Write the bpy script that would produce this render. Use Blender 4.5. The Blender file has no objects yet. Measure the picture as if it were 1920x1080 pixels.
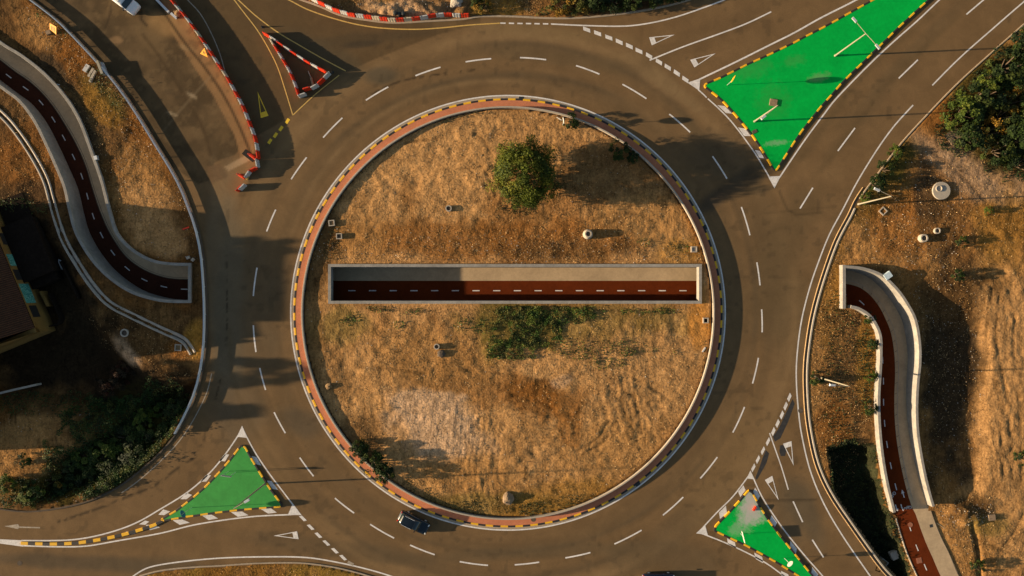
import bpy, bmesh, math, random
import numpy as np
from mathutils import Vector, Matrix
from mathutils.geometry import tessellate_polygon
random.seed(7)
S = bpy.context.scene
COL = S.collection
R = math.radians

# ------------------------------------------------------------------ camera, sky, sun, exposure
CAM_H = 100.0
FPX = 1280.0            # focal length in photo pixels
cd = bpy.data.cameras.new('camera'); cam = bpy.data.objects.new('camera', cd); COL.objects.link(cam)
cam.location = (0, 0, CAM_H); cam.rotation_euler = (0, 0, 0)
cd.sensor_width = 36; cd.lens = 24; cd.clip_end = 6000
S.camera = cam
SUN_EL, SUN_AZ = 11.1, 2.7     # light travels towards +X, a little towards +Y
wd = bpy.data.worlds.new('World'); S.world = wd; wd.use_nodes = True
nt = wd.node_tree; bg = nt.nodes['Background']
sky = nt.nodes.new('ShaderNodeTexSky'); sky.sky_type = 'NISHITA'; sky.sun_disc = False
sky.sun_elevation = R(SUN_EL); sky.sun_rotation = R(-90 - SUN_AZ)
sky.air_density = 1.0; sky.dust_density = 1.2; sky.ozone_density = 0.8
nt.links.new(sky.outputs[0], bg.inputs[0]); bg.inputs[1].default_value = 0.062
sd = bpy.data.lights.new('sun', 'SUN'); sun = bpy.data.objects.new('sun', sd); COL.objects.link(sun)
sd.energy = 5.0; sd.angle = R(0.5); sd.color = (1.0, 0.77, 0.50)
sun.location = (-60, 0, 40)
ldir = Vector((math.cos(R(SUN_AZ)) * math.cos(R(SUN_EL)), math.sin(R(SUN_AZ)) * math.cos(R(SUN_EL)), -math.sin(R(SUN_EL))))
sun.rotation_euler = ldir.to_track_quat('-Z', 'Y').to_euler()
S.view_settings.view_transform = 'Standard'; S.view_settings.look = 'None'
S.view_settings.exposure = 1.24; S.view_settings.gamma = 1.0

# ------------------------------------------------------------------ helpers
def W(px, py, z=0.0):
    s = (CAM_H - z) / FPX
    return Vector(((px - 960) * s, (540 - py) * s, z))
def WP(pts, z=0.0): return [W(p[0], p[1], z) for p in pts]
def tag(o, label=None, cat=None, group=None, kind=None):
    if label: o['label'] = label
    if cat: o['category'] = cat
    if group: o['group'] = group
    if kind: o['kind'] = kind
    return o
def empty(name, loc, rz=0.0):
    o = bpy.data.objects.new(name, None); o.location = loc; o.rotation_euler = (0, 0, rz)
    o.empty_display_size = 0.3; COL.objects.link(o); return o
class MB:
    def __init__(s): s.v = []; s.f = []; s.m = []; s.smooth = False
    def add(s, vs, fs, mi=0):
        b = len(s.v); s.v += [tuple(v) for v in vs]
        s.f += [tuple(i + b for i in f) for f in fs]; s.m += [mi] * len(fs)
    def quad(s, a, b, c, d, mi=0): s.add([a, b, c, d], [(0, 1, 2, 3)], mi)
    def box(s, c, size, rz=0.0, mi=0, taper=1.0):
        x, y, z = size[0] / 2, size[1] / 2, size[2]
        ca, sa = math.cos(rz), math.sin(rz); vs = []
        for zz, t in ((0, 1.0), (z, taper)):
            for sx, sy in ((-1, -1), (1, -1), (1, 1), (-1, 1)):
                X, Y = sx * x * t, sy * y * t
                vs.append((c[0] + X * ca - Y * sa, c[1] + X * sa + Y * ca, c[2] + zz))
        s.add(vs, [(3, 2, 1, 0), (4, 5, 6, 7), (0, 1, 5, 4), (1, 2, 6, 5), (2, 3, 7, 6), (3, 0, 4, 7)], mi)
    def prism(s, poly, z0, z1, mi=0, mside=None, holes=None):
        n = len(poly); loops = [[Vector((p[0], p[1], 0)) for p in poly]]
        for h in (holes or []): loops.append([Vector((p[0], p[1], 0)) for p in h])
        tris = tessellate_polygon(loops); flat = [p for l in loops for p in l]
        up = []
        for t in tris:
            a, b, c = [flat[i] for i in t]
            up.append(t if (b - a).cross(c - a).z > 0 else (t[0], t[2], t[1]))
        s.add([(p.x, p.y, z1) for p in flat], up, mi)
        if z0 is None: return
        for l in loops:
            k = len(l); vs = [(p.x, p.y, z0) for p in l] + [(p.x, p.y, z1) for p in l]
            s.add(vs, [(i, (i + 1) % k, k + (i + 1) % k, k + i) for i in range(k)], mi if mside is None else mside)
    def tube(s, a, b, r0, r1=None, n=8, mi=0, cap=True):
        r1 = r0 if r1 is None else r1
        a, b = Vector(a), Vector(b); d = (b - a).normalized()
        u = d.orthogonal().normalized(); w = d.cross(u); vs = []
        for p, r in ((a, r0), (b, r1)):
            for i in range(n):
                t = 2 * math.pi * i / n; vs.append(p + (u * math.cos(t) + w * math.sin(t)) * r)
        fs = [(i, (i + 1) % n, n + (i + 1) % n, n + i) for i in range(n)]
        if cap: fs += [tuple(range(n - 1, -1, -1)), tuple(range(n, 2 * n))]
        s.add(vs, fs, mi)
    def lathe(s, c, prof, n=24, mi=0, cx=1.0, cap=True):
        vs = []
        for r, z in prof:
            for i in range(n):
                t = 2 * math.pi * i / n; vs.append((c[0] + r * math.cos(t) * cx, c[1] + r * math.sin(t), c[2] + z))
        fs = []
        for k in range(len(prof) - 1):
            for i in range(n): fs.append((k * n + i, k * n + (i + 1) % n, (k + 1) * n + (i + 1) % n, (k + 1) * n + i))
        if cap: fs.append(tuple((len(prof) - 1) * n + i for i in range(n)))
        s.add(vs, fs, mi)
    def sweep(s, pts, prof, mi=0, closed=False, mat_of=None, caps=True):
        # prof: closed list of (side offset to the left, z) round the section, counter-clockwise seen along travel
        n = len(pts); m = len(prof); vs = []
        for i in range(n):
            if closed: a, b = pts[(i - 1) % n], pts[(i + 1) % n]
            else: a, b = pts[max(0, i - 1)], pts[min(n - 1, i + 1)]
            d = Vector((b[0] - a[0], b[1] - a[1], 0)).normalized(); nn = Vector((-d.y, d.x, 0))
            z0 = pts[i][2] if len(pts[i]) > 2 else 0
            for o, z in prof: vs.append((pts[i][0] + nn.x * o, pts[i][1] + nn.y * o, z0 + z))
        base = len(s.v); s.v += vs
        for i in range(n if closed else n - 1):
            j = (i + 1) % n; mm = mat_of(i) if mat_of else mi
            for k in range(m):
                l = (k + 1) % m
                s.f.append((base + i * m + k, base + i * m + l, base + j * m + l, base + j * m + k)); s.m.append(mm)
        if caps and not closed:
            s.f.append(tuple(base + k for k in range(m))[::-1]); s.m.append(mi)
            s.f.append(tuple(base + (n - 1) * m + k for k in range(m))); s.m.append(mi)
    def build(s, name, mats, parent=None, smooth=False, fix=True):
        me = bpy.data.meshes.new(name); me.from_pydata(s.v, [], s.f)
        if not isinstance(mats, (list, tuple)): mats = [mats]
        for m in mats: me.materials.append(m)
        if len(mats) > 1: me.polygons.foreach_set('material_index', s.m)
        if smooth: me.polygons.foreach_set('use_smooth', [True] * len(s.f))
        me.update()
        if fix:
            bm = bmesh.new(); bm.from_mesh(me); bmesh.ops.recalc_face_normals(bm, faces=bm.faces); bm.to_mesh(me); bm.free()
        o = bpy.data.objects.new(name, me); COL.objects.link(o)
        if parent: o.parent = parent
        return o
def spline(pts, n=8, closed=False):
    # Catmull-Rom through the points
    P = [Vector((p[0], p[1], p[2] if len(p) > 2 else 0)) for p in pts]; out = []; k = len(P)
    for i in range(k if closed else k - 1):
        if closed: a, b, c, d = P[(i - 1) % k], P[i], P[(i + 1) % k], P[(i + 2) % k]
        else: a, b, c, d = P[max(i - 1, 0)], P[i], P[i + 1], P[min(i + 2, k - 1)]
        for j in range(n):
            t = j / n
            out.append(0.5 * ((2 * b) + (c - a) * t + (2 * a - 5 * b + 4 * c - d) * t * t + (3 * b - 3 * c + d - a) * t ** 3))
    if not closed: out.append(P[-1])
    return out
def plen(P, closed=False):
    L = [0.0]; k = len(P)
    for i in range(k if closed else k - 1): L.append(L[-1] + (P[(i + 1) % k] - P[i]).length)
    return L
def resample(P, step=None, n=None, closed=False):
    P = [Vector(p) for p in P]; L = plen(P, closed); tot = L[-1]
    if n is None: n = max(2, int(round(tot / step)) + (0 if closed else 1))
    out = []; k = 0; Q = P + ([P[0]] if closed else [])
    for i in range(n):
        s_ = tot * i / (n if closed else n - 1)
        while k < len(L) - 2 and L[k + 1] < s_: k += 1
        t = (s_ - L[k]) / max(1e-9, L[k + 1] - L[k]); out.append(Q[k].lerp(Q[k + 1], min(1, max(0, t))))
    return out
def offset(P, d, closed=False):
    out = []; n = len(P)
    for i in range(n):
        if closed: a, b = P[(i - 1) % n], P[(i + 1) % n]
        else: a, b = P[max(0, i - 1)], P[min(n - 1, i + 1)]
        t = Vector((b[0] - a[0], b[1] - a[1], 0)).normalized(); out.append(Vector((P[i][0] - t.y * d, P[i][1] + t.x * d, P[i][2] if len(P[i]) > 2 else 0)))
    return out
def ribbon(mb, P, w, z, mi=0, closed=False):
    A = offset(P, w / 2, closed); B = offset(P, -w / 2, closed); n = len(P)
    vs = [(p.x, p.y, z if z is not None else p.z) for p in A] + [(p.x, p.y, z if z is not None else p.z) for p in B]
    mb.add(vs, [(i, i + n, (i + 1) % n + n, (i + 1) % n) for i in range(n if closed else n - 1)], mi)
ORD = ['first', 'second', 'third', 'fourth', 'fifth', 'sixth', 'seventh', 'eighth', 'ninth', 'tenth', 'eleventh', 'twelfth', 'thirteenth',
       'fourteenth', 'fifteenth', 'sixteenth', 'seventeenth', 'eighteenth', 'nineteenth', 'twentieth', 'twenty-first', 'twenty-second', 'twenty-third']

# ------------------------------------------------------------------ materials
def mat(name, col=(.5, .5, .5), rough=0.8, metal=0.0, noise=0.0, nscale=4.0, bump=0.0, bscale=20.0, attr=None, spec=0.3, hue=None, detail=6, noise2=0.0, n2scale=0.6):
    m = bpy.data.materials.new(name); m.use_nodes = True; t = m.node_tree; N = t.nodes; L = t.links
    b = N['Principled BSDF']; b.inputs['Roughness'].default_value = rough; b.inputs['Metallic'].default_value = metal
    b.inputs['Specular IOR Level'].default_value = spec
    tc = N.new('ShaderNodeNewGeometry')
    src = None
    if attr:
        a = N.new('ShaderNodeAttribute'); a.attribute_name = attr; src = a.outputs['Color']
    else:
        rgb = N.new('ShaderNodeRGB'); rgb.outputs[0].default_value = (*col, 1); src = rgb.outputs[0]
    def nz(scale, lo, hi, dist=0.0):
        n = N.new('ShaderNodeTexNoise'); n.inputs['Scale'].default_value = scale; n.inputs['Detail'].default_value = detail
        n.inputs['Roughness'].default_value = 0.65; n.inputs['Distortion'].default_value = dist
        L.new(tc.outputs['Position'], n.inputs['Vector'])
        r = N.new('ShaderNodeMapRange'); r.inputs[1].default_value = 0.3; r.inputs[2].default_value = 0.7
        r.inputs[3].default_value = lo; r.inputs[4].default_value = hi; L.new(n.outputs['Fac'], r.inputs[0]); return r.outputs[0]
    def mul(a, fac):
        v = N.new('ShaderNodeVectorMath'); v.operation = 'SCALE'; L.new(a, v.inputs[0]); L.new(fac, v.inputs['Scale']); return v.outputs[0]
    if noise: src = mul(src, nz(nscale, 1 - noise, 1 + noise, 0.3))
    if noise2: src = mul(src, nz(n2scale, 1 - noise2, 1 + noise2, 0.6))
    if hue:
        mx = N.new('ShaderNodeMix'); mx.data_type = 'RGBA'; L.new(nz(nscale * 0.45, 0, 0.55), mx.inputs[0]); L.new(src, mx.inputs[6])
        mx.inputs[7].default_value = (*hue, 1); src = mx.outputs[2]
    L.new(src, b.inputs['Base Color'])
    if bump:
        n = N.new('ShaderNodeTexNoise'); n.inputs['Scale'].default_value = bscale; n.inputs['Detail'].default_value = 5
        L.new(tc.outputs['Position'], n.inputs['Vector'])
        bp = N.new('ShaderNodeBump'); bp.inputs['Strength'].default_value = 1.0; bp.inputs['Distance'].default_value = bump
        L.new(n.outputs['Fac'], bp.inputs['Height']); L.new(bp.outputs[0], b.inputs['Normal'])
    return m
M = {}
M['asphalt'] = mat('asphalt', attr='tint', rough=0.9, noise=0.12, nscale=7, noise2=0.12, n2scale=0.45, bump=0.003, bscale=22, spec=0.08)
M['soil'] = mat('soil', attr='tint', rough=0.95, noise=0.30, nscale=3.2, noise2=0.25, n2scale=0.8, bump=0.07, bscale=3.5, spec=0.03, detail=9)
def soil_marks():
    t = M['soil'].node_tree; N = t.nodes; L = t.links; b = N['Principled BSDF']; src = b.inputs['Base Color'].links[0].from_socket; g = N.new('ShaderNodeNewGeometry')
    def layer(src, scale, sx, sy, rot, lo, hi, amt, dist, mask=None):
        mp = N.new('ShaderNodeMapping'); mp.inputs['Rotation'].default_value = (0, 0, R(rot)); mp.inputs['Scale'].default_value = (sx, sy, 1); L.new(g.outputs['Position'], mp.inputs[0])
        n = N.new('ShaderNodeTexNoise'); n.inputs['Scale'].default_value = scale; n.inputs['Detail'].default_value = 8; n.inputs['Roughness'].default_value = .7; n.inputs['Distortion'].default_value = dist; L.new(mp.outputs[0], n.inputs['Vector'])
        mr = N.new('ShaderNodeMapRange'); mr.inputs[1].default_value = lo; mr.inputs[2].default_value = hi; mr.inputs[3].default_value = amt; mr.inputs[4].default_value = 1.06; L.new(n.outputs['Fac'], mr.inputs[0])
        f = mr.outputs[0]
        if mask:
            k = N.new('ShaderNodeTexNoise'); k.inputs['Scale'].default_value = mask; k.inputs['Detail'].default_value = 2; mp2 = N.new('ShaderNodeMapping'); mp2.inputs['Location'].default_value = (rot, scale, 0); L.new(g.outputs['Position'], mp2.inputs[0]); L.new(mp2.outputs[0], k.inputs['Vector'])
            m2 = N.new('ShaderNodeMapRange'); m2.inputs[1].default_value = .46; m2.inputs[2].default_value = .58; L.new(k.outputs['Fac'], m2.inputs[0])
            mx = N.new('ShaderNodeMix'); mx.data_type = 'FLOAT'; L.new(m2.outputs[0], mx.inputs[0]); mx.inputs[2].default_value = 1.0; L.new(f, mx.inputs[3]); f = mx.outputs[0]
        v = N.new('ShaderNodeVectorMath'); v.operation = 'SCALE'; L.new(src, v.inputs[0]); L.new(f, v.inputs['Scale']); return v.outputs[0]
    src = layer(src, 1.1, 1, 1, 0, .35, .44, .50, 1.6)
    src = layer(src, 3.0, 1, 1, 0, .38, .48, .72, .8)
    src = layer(src, 1.6, 1.5, .30, 20, .40, .50, .84, .9, .16)
    src = layer(src, 1.5, 1.5, .20, -40, .40, .50, .70, .9, .13)
    src = layer(src, 1.5, 1.5, .25, 75, .40, .49, .78, .9, .12)
    L.new(src, b.inputs['Base Color'])
soil_marks()
M['paint'] = mat('road_paint_white', (.62, .59, .56), 0.7, noise=0.20, nscale=5, noise2=0.16, n2scale=0.9, spec=.1)
M['paint_worn'] = mat('road_paint_worn', (.30, .25, .19), 0.7, noise=0.35, nscale=3)
M['paint_yellow'] = mat('road_paint_yellow', (.52, .33, .09), 0.7, noise=0.25, nscale=3)
M['paint_signal'] = mat('road_paint_signal_yellow', (.80, .50, .03), 0.7, noise=.15, nscale=5)
M['kerb_yellow'] = mat('kerb_yellow', (.74, .40, .015), 0.55, noise=0.15, nscale=6)
M['kerb_black'] = mat('kerb_black', (.028, .024, .022), 0.6, noise=0.2, nscale=6)
M['concrete'] = mat('concrete', (.36, .31, .25), 0.85, noise=0.15, nscale=2.5, noise2=0.12, n2scale=0.5, bump=0.004, bscale=15)
M['concrete_light'] = mat('concrete_light', (.36, .31, .245), 0.8, noise=0.10, nscale=2.0, bump=0.003, bscale=15)
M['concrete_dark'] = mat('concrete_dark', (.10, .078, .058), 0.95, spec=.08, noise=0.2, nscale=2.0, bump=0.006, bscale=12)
M['wall'] = mat('trench_wall_concrete', (.265, .245, .215), 0.9, spec=.15, noise=0.16, nscale=1.8, noise2=0.16, n2scale=0.5, bump=0.006, bscale=8)
M['gutter'] = mat('gutter_concrete', (.33, .26, .185), 0.9, noise=0.2, nscale=3)
M['brick'] = mat('red_paving', (.46, .165, .08), 0.85, noise=0.14, nscale=5, noise2=0.12, n2scale=0.5, bump=0.004, bscale=18)
M['bike_red'] = mat('cycle_surface', (.105, .020, .004), 0.9, noise=0.12, nscale=3, noise2=0.15, n2scale=0.4, spec=.06)
M['footpath'] = mat('footpath_concrete', (.42, .31, .19), 0.9, spec=.1, noise=0.10, nscale=3, noise2=0.16, n2scale=0.35)
M['steel'] = mat('galvanised_steel', (.55, .58, .60), 0.45, metal=0.4, noise=0.08, nscale=3)
M['pole'] = mat('pole_cream', (.30, .27, .20), 0.5)
M['dark_metal'] = mat('dark_metal', (.035, .04, .04), 0.45)
M['red_plastic'] = mat('red_plastic', (.62, .035, .008), 0.45, noise=0.12, nscale=3, spec=0.4)
M['white_plastic'] = mat('white_plastic', (.46, .45, .43), 0.5, noise=0.12, nscale=3, spec=0.4)
M['orange'] = mat('sign_orange', (.80, .34, .02), 0.5, noise=0.1, nscale=5)
M['hole'] = mat('dark_opening', (.012, .011, .01), 0.9)
M['car_paint'] = mat('car_paint_dark', (.006, .011, .016), 0.22, spec=0.6)
M['car_blue'] = mat('car_paint_navy', (.008, .014, .035), 0.22, spec=0.6)
M['van_paint'] = mat('van_paint_white', (.72, .72, .71), 0.35, spec=0.5)
M['glass'] = mat('tinted_glass', (.01, .022, .026), 0.08, spec=0.8)
M['tyre'] = mat('tyre_rubber', (.015, .015, .015), 0.8)
M['lamp_red'] = mat('tail_lamp', (.5, .03, .02), 0.3)
M['lamp_white'] = mat('head_lamp', (.7, .68, .62), 0.2)
M['bark'] = mat('bark', (.10, .07, .045), 0.95, noise=0.3, nscale=5, bump=0.02, bscale=8)
M['leaf'] = mat('foliage', attr='tint', rough=0.7, spec=0.2)
M['straw'] = mat('dry_grass', attr='tint', rough=0.9, spec=0.1)
M['stone'] = mat('stone', (.24, .165, .10), 0.9, noise=0.25, nscale=3, bump=0.01, bscale=8)
M['house_wall'] = mat('ochre_render', (.17, .095, .022), 0.9, noise=0.14, nscale=3, noise2=0.15, n2scale=0.8)
M['dark_roof'] = mat('dark_roofing', (.016, .011, .008), .95, noise=.3, nscale=2, spec=.03)
M['tar'] = mat('tar_patch', (.030, .029, .030), 0.8, noise=0.35, nscale=2.5)
M['blue_sign'] = mat('sign_blue', (.03, .14, .26), 0.4)
M['pale_cloth'] = mat('pale_plastic_sheet', (.45, .55, .60), 0.6, noise=0.2, nscale=4)
# leaf light passing through
for k in ('leaf',):
    t = M[k].node_tree; N = t.nodes; L = t.links; b = N['Principled BSDF']; out = N['Material Output']
    tr = N.new('ShaderNodeBsdfTranslucent'); mx = N.new('ShaderNodeMixShader'); mx.inputs[0].default_value = 0.22
    L.new(b.inputs['Base Color'].links[0].from_socket, tr.inputs[0]); L.new(b.outputs[0], mx.inputs[1]); L.new(tr.outputs[0], mx.inputs[2]); L.new(mx.outputs[0], out.inputs[0])
def green_mat():
    m = mat('green_coating', (.0005, .37, .052), 0.8, noise=0.10, nscale=2.2, noise2=0.10, n2scale=0.35, spec=0.06); t = m.node_tree; N = t.nodes; L = t.links
    b = N['Principled BSDF']; src = b.inputs['Base Color'].links[0].from_socket; g = N.new('ShaderNodeNewGeometry')
    def blob(px, py, rx, ry, rot, col, s, src, nsc=1.1):
        c = W(px, py, .14); mp = N.new('ShaderNodeMapping'); mp.vector_type = 'TEXTURE'
        mp.inputs['Location'].default_value = (c.x, c.y, .14); mp.inputs['Rotation'].default_value = (0, 0, R(rot)); mp.inputs['Scale'].default_value = (rx, ry, 5)
        L.new(g.outputs['Position'], mp.inputs[0]); ln = N.new('ShaderNodeVectorMath'); ln.operation = 'LENGTH'; L.new(mp.outputs[0], ln.inputs[0])
        nz = N.new('ShaderNodeTexNoise'); nz.inputs['Scale'].default_value = nsc; nz.inputs['Detail'].default_value = 9; nz.inputs['Roughness'].default_value = .72
        L.new(g.outputs['Position'], nz.inputs['Vector'])
        ad = N.new('ShaderNodeMath'); ad.operation = 'MULTIPLY_ADD'; L.new(nz.outputs['Fac'], ad.inputs[0]); ad.inputs[1].default_value = 2.2; L.new(ln.outputs['Value'], ad.inputs[2])
        mr = N.new('ShaderNodeMapRange'); mr.inputs[1].default_value = 1.55; mr.inputs[2].default_value = 2.15; mr.inputs[3].default_value = s; mr.inputs[4].default_value = 0
        L.new(ad.outputs[0], mr.inputs[0]); mx = N.new('ShaderNodeMix'); mx.data_type = 'RGBA'; L.new(mr.outputs[0], mx.inputs[0]); L.new(src, mx.inputs[6]); mx.inputs[7].default_value = (*col, 1)
        return mx.outputs[2]
    grey = (.40, .385, .35)
    src = blob(1406, 938, 1.5, 2.6, 0, grey, .97, src)
    src = blob(1412, 962, 2.2, 2.0, 20, grey, .9, src)
    src = blob(1398, 972, 1.7, 2.0, 20, grey, .45, src, 1.8)
    src = blob(1382, 992, 1.5, 1.2, 40, grey, .30, src, 2.2)
    src = blob(1455, 268, 2.0, .5, 5, grey, .32, src, 3.0)
    src = blob(1404, 130, 4, 1.6, 10, (.05, .26, .06), .35, src, .9)
    src = blob(1490, 113, 2.0, 1.0, 10, (.07, .27, .07), .3, src, 1.2)
    src = blob(1535, 145, 2.0, .8, 10, (.15, .30, .12), .55, src, 1.2)
    src = blob(1450, 190, 3.0, 3.0, 10, (.04, .26, .05), .3, src, 1.2)
    L.new(src, b.inputs['Base Color']); return m
M['green'] = green_mat()
M['green_sw'] = mat('green_coating_faded', (.040, .27, .05), 0.8, noise=0.10, nscale=1.6, noise2=0.10, n2scale=0.4, spec=0.2)
def tile_mat():
    m = mat('roof_tiles', (.075, .030, .013), 0.9, noise=0.3, nscale=2.5); t = m.node_tree; N = t.nodes; L = t.links; b = N['Principled BSDF']
    src = b.inputs['Base Color'].links[0].from_socket; tc = N.new('ShaderNodeTexCoord'); w = N.new('ShaderNodeTexWave'); w.bands_direction = 'X'; w.inputs['Scale'].default_value = 1.05
    w.inputs['Distortion'].default_value = .4; L.new(tc.outputs['Object'], w.inputs[0]); bp = N.new('ShaderNodeBump'); bp.inputs['Distance'].default_value = .09
    L.new(w.outputs['Fac'], bp.inputs['Height']); L.new(bp.outputs[0], b.inputs['Normal'])
    mr = N.new('ShaderNodeMapRange'); mr.inputs[3].default_value = .45; mr.inputs[4].default_value = 1.25; L.new(w.outputs['Fac'], mr.inputs[0])
    v = N.new('ShaderNodeVectorMath'); v.operation = 'SCALE'; L.new(src, v.inputs[0]); L.new(mr.outputs[0], v.inputs['Scale']); L.new(v.outputs[0], b.inputs['Base Color']); return m
M['tiles'] = tile_mat()
def mural_mat():
    m = mat('turquoise_mural', (.08, .42, .36), 0.8); t = m.node_tree; N = t.nodes; L = t.links; b = N['Principled BSDF']
    g = N.new('ShaderNodeNewGeometry'); n = N.new('ShaderNodeTexNoise'); n.inputs['Scale'].default_value = 3.2; n.inputs['Distortion'].default_value = 2.5; L.new(g.outputs['Position'], n.inputs['Vector'])
    r = N.new('ShaderNodeValToRGB'); e = r.color_ramp.elements; e[0].position = .42; e[0].color = (.015, .12, .12, 1); e[1].position = .6; e[1].color = (.16, .36, .30, 1)
    x = e.new(.5); x.color = (.035, .24, .20, 1); L.new(n.outputs['Fac'], r.inputs[0]); L.new(r.outputs[0], b.inputs['Base Color']); return m
M['mural'] = mural_mat()

# ------------------------------------------------------------------ layout curves (photo pixels at ground level)
RC = (952.5, 586.5)
def ringpt(a, r): return (RC[0] + r * math.cos(a), RC[1] - r * math.sin(a))
K = {}
K['left'] = [(60, 0), (92, 24), (120, 47), (150, 78), (180, 110), (215, 150), (245, 190), (272, 232), (298, 275), (320, 310), (342, 350), (358, 390), (372, 430), (382, 480), (386, 530), (388, 580),
             (387, 640), (381, 690), (368, 740), (345, 790), (315, 833), (275, 872), (225, 911), (170, 938), (110, 953), (50, 959), (0, 954)]
K['right'] = [(1920, 45), (1860, 98), (1800, 152), (1745, 208), (1690, 268), (1650, 320), (1612, 372), (1596, 405), (1570, 455), (1545, 525), (1527, 590), (1517, 650), (1513, 700), (1515, 760), (1521, 810),
              (1535, 870), (1560, 925), (1600, 985), (1650, 1055), (1672, 1080)]
K['top'] = [(560, -2), (600, 12), (640, 29), (690, 38), (740, 43), (800, 40), (870, 36), (900, 31), (960, 31), (1020, 34), (1080, 34), (1140, 29), (1200, 21), (1260, 9), (1300, -3)]
K['bottom'] = [(262, 1080), (300, 1070), (350, 1064), (420, 1060), (480, 1056), (560, 1055), (620, 1062), (665, 1072), (700, 1082)]
Kw = {k: resample(spline(WP(v), 6), 0.5) for k, v in K.items()}
F = 4000
def ext(p, far): return [Vector((*W(*far)[:2], 0))] if p is None else p
DIRT = {
    'left': [W(-60, -95)] + Kw['left'] + [W(-120, 948), W(-F, 945), W(-F, -F), W(-1500, -1500)],
    'right': [W(2060, -80), ] + Kw['right'] + [W(1760, 1190), W(3500, F), W(F + 2000, F), W(F + 2000, -1900)],
    'top': [W(490, -60), ] + Kw['top'] + [W(1420, -70), W(2600, -1100), W(3400, -F), W(-F * .6, -F)],
    'bottom': [W(150, 1190), ] + Kw['bottom'] + [W(790, 1120), W(1000, 1230), W(1500, F), W(-1500, F)],
    'isle': WP([ringpt(2 * math.pi * i / 180, 383.5) for i in range(180)]),
}
def poly_sd(P, X, Y):
    """signed distance, positive inside"""
    d2 = np.full(X.shape, 1e12); ins = np.zeros(X.shape, bool); n = len(P)
    for i in range(n):
        ax, ay = P[i][0], P[i][1]; bx, by = P[(i + 1) % n][0], P[(i + 1) % n][1]
        ex, ey = bx - ax, by - ay; l2 = ex * ex + ey * ey + 1e-12
        t = np.clip(((X - ax) * ex + (Y - ay) * ey) / l2, 0, 1)
        dx = X - ax - t * ex; dy = Y - ay - t * ey; d2 = np.minimum(d2, dx * dx + dy * dy)
        if ay != by:
            c = (ay > Y) != (by > Y); xi = ax + (Y - ay) * ex / (by - ay); ins ^= c & (X < xi)
    return np.where(ins, 1, -1) * np.sqrt(d2)
def sstep(a, b, x):
    t = np.clip((x - a) / (b - a), 0, 1); return t * t * (3 - 2 * t)
_rs = np.random.RandomState(11); _T = _rs.rand(512, 512)
def vn(X, Y, sc, seed=0):
    x = X / sc + seed * 17.3 + 1000; y = Y / sc + seed * 31.7 + 1000
    xi = np.floor(x).astype(int); yi = np.floor(y).astype(int); fx = x - xi; fy = y - yi
    fx = fx * fx * (3 - 2 * fx); fy = fy * fy * (3 - 2 * fy); g = lambda i, j: _T[i % 512, j % 512]
    return (g(xi, yi) * (1 - fx) + g(xi + 1, yi) * fx) * (1 - fy) + (g(xi, yi + 1) * (1 - fx) + g(xi + 1, yi + 1) * fx) * fy
def fbm(X, Y, sc, o=4, seed=0, g=0.55):
    s = 0; a = 1; t = 0
    for k in range(o): s = s + a * vn(X, Y, sc / 2 ** k, seed + k); t += a; a *= g
    return s / t
DX = 0.25
gx = np.arange(-100, 100 + DX / 2, DX); gy = np.arange(-62, 62 + DX / 2, DX)
GX, GY = np.meshgrid(gx, gy); PX = GX * 12.8 + 960; PY = 540 - GY * 12.8
SD = np.full(GX.shape, -1e9)
for k, P in DIRT.items(): SD = np.maximum(SD, poly_sd(P, GX, GY))

# ------------------------------------------------------------------ trenches of the cycle underpass
FLOOR = -2.9
# left ramp: the outer edges of its two walls, seen at their tops
LT, RT_, CT = 0.45, 1.1, 0.9
LW_R = spline(WP([(-170, -60), (-90, 5), (0, 76), (40, 101), (82, 134), (120, 175), (150, 222), (174, 285), (193, 340), (208, 398), (222, 438), (250, 467), (285, 486), (320, 492), (357, 493)], LT), 6)
LW_L = spline(WP([(-190, 30), (-100, 90), (0, 165), (35, 192), (62, 228), (84, 272), (102, 312), (118, 352), (128, 397), (140, 438), (166, 483), (200, 520), (243, 549), (290, 564), (325, 568), (357, 568)], LT), 6)
RW_L = spline(WP([(1588, 577), (1605, 582), (1625, 597), (1640, 626), (1642, 660), (1641, 690), (1638, 740), (1639, 790), (1644, 845), (1653, 900), (1667, 957)], 0.0), 6)
RW_R = spline(WP([(1584, 497), (1620, 501), (1655, 514), (1682, 538), (1702, 565), (1719, 598), (1727, 640), (1728, 680), (1724, 720), (1722, 765), (1724, 810), (1730, 852), (1738, 893), (1746, 925), (1753, 949)], RT_), 6)
WT = 0.42
def zleft(p):      # floor height of the left ramp
    py = 540 - p.y * 12.8; t = min(1, max(0, (500 - py) / 560)); return FLOOR + 1.25 * t
def zright(p):
    py = 540 - p.y * 12.8; t = min(1, max(0, (py - 520) / 460)); return FLOOR + (2.96) * t
cx0, cy0 = W(615, 569.5, CT).xy; cx1, cy1 = W(1316, 495, CT).xy      # outer rectangle of the middle trench
def cent(P, s): return offset(P, s * WT / 2)
cutL = [Vector((p.x, p.y, 0)) for p in cent(LW_R, -1)] + [Vector((p.x, p.y, 0)) for p in reversed(cent(LW_L, 1))]
pathR_end_L = WP([(1679, 972), (1687, 1000), (1698, 1033), (1716, 1075), (1742, 1125), (1788, 1190)], 0)
pathR_end_R = WP([(1746, 958), (1754, 981), (1766, 1010), (1780, 1038), (1797, 1078), (1826, 1125), (1874, 1190)], 0)
cutR = [Vector((p.x, p.y, 0)) for p in cent(RW_R, -1)] + offset(pathR_end_R, -0.35) + list(reversed(offset(pathR_end_L, 0.35))) + [Vector((p.x, p.y, 0)) for p in reversed(cent(RW_L, 1))]
h = WT / 2
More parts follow.
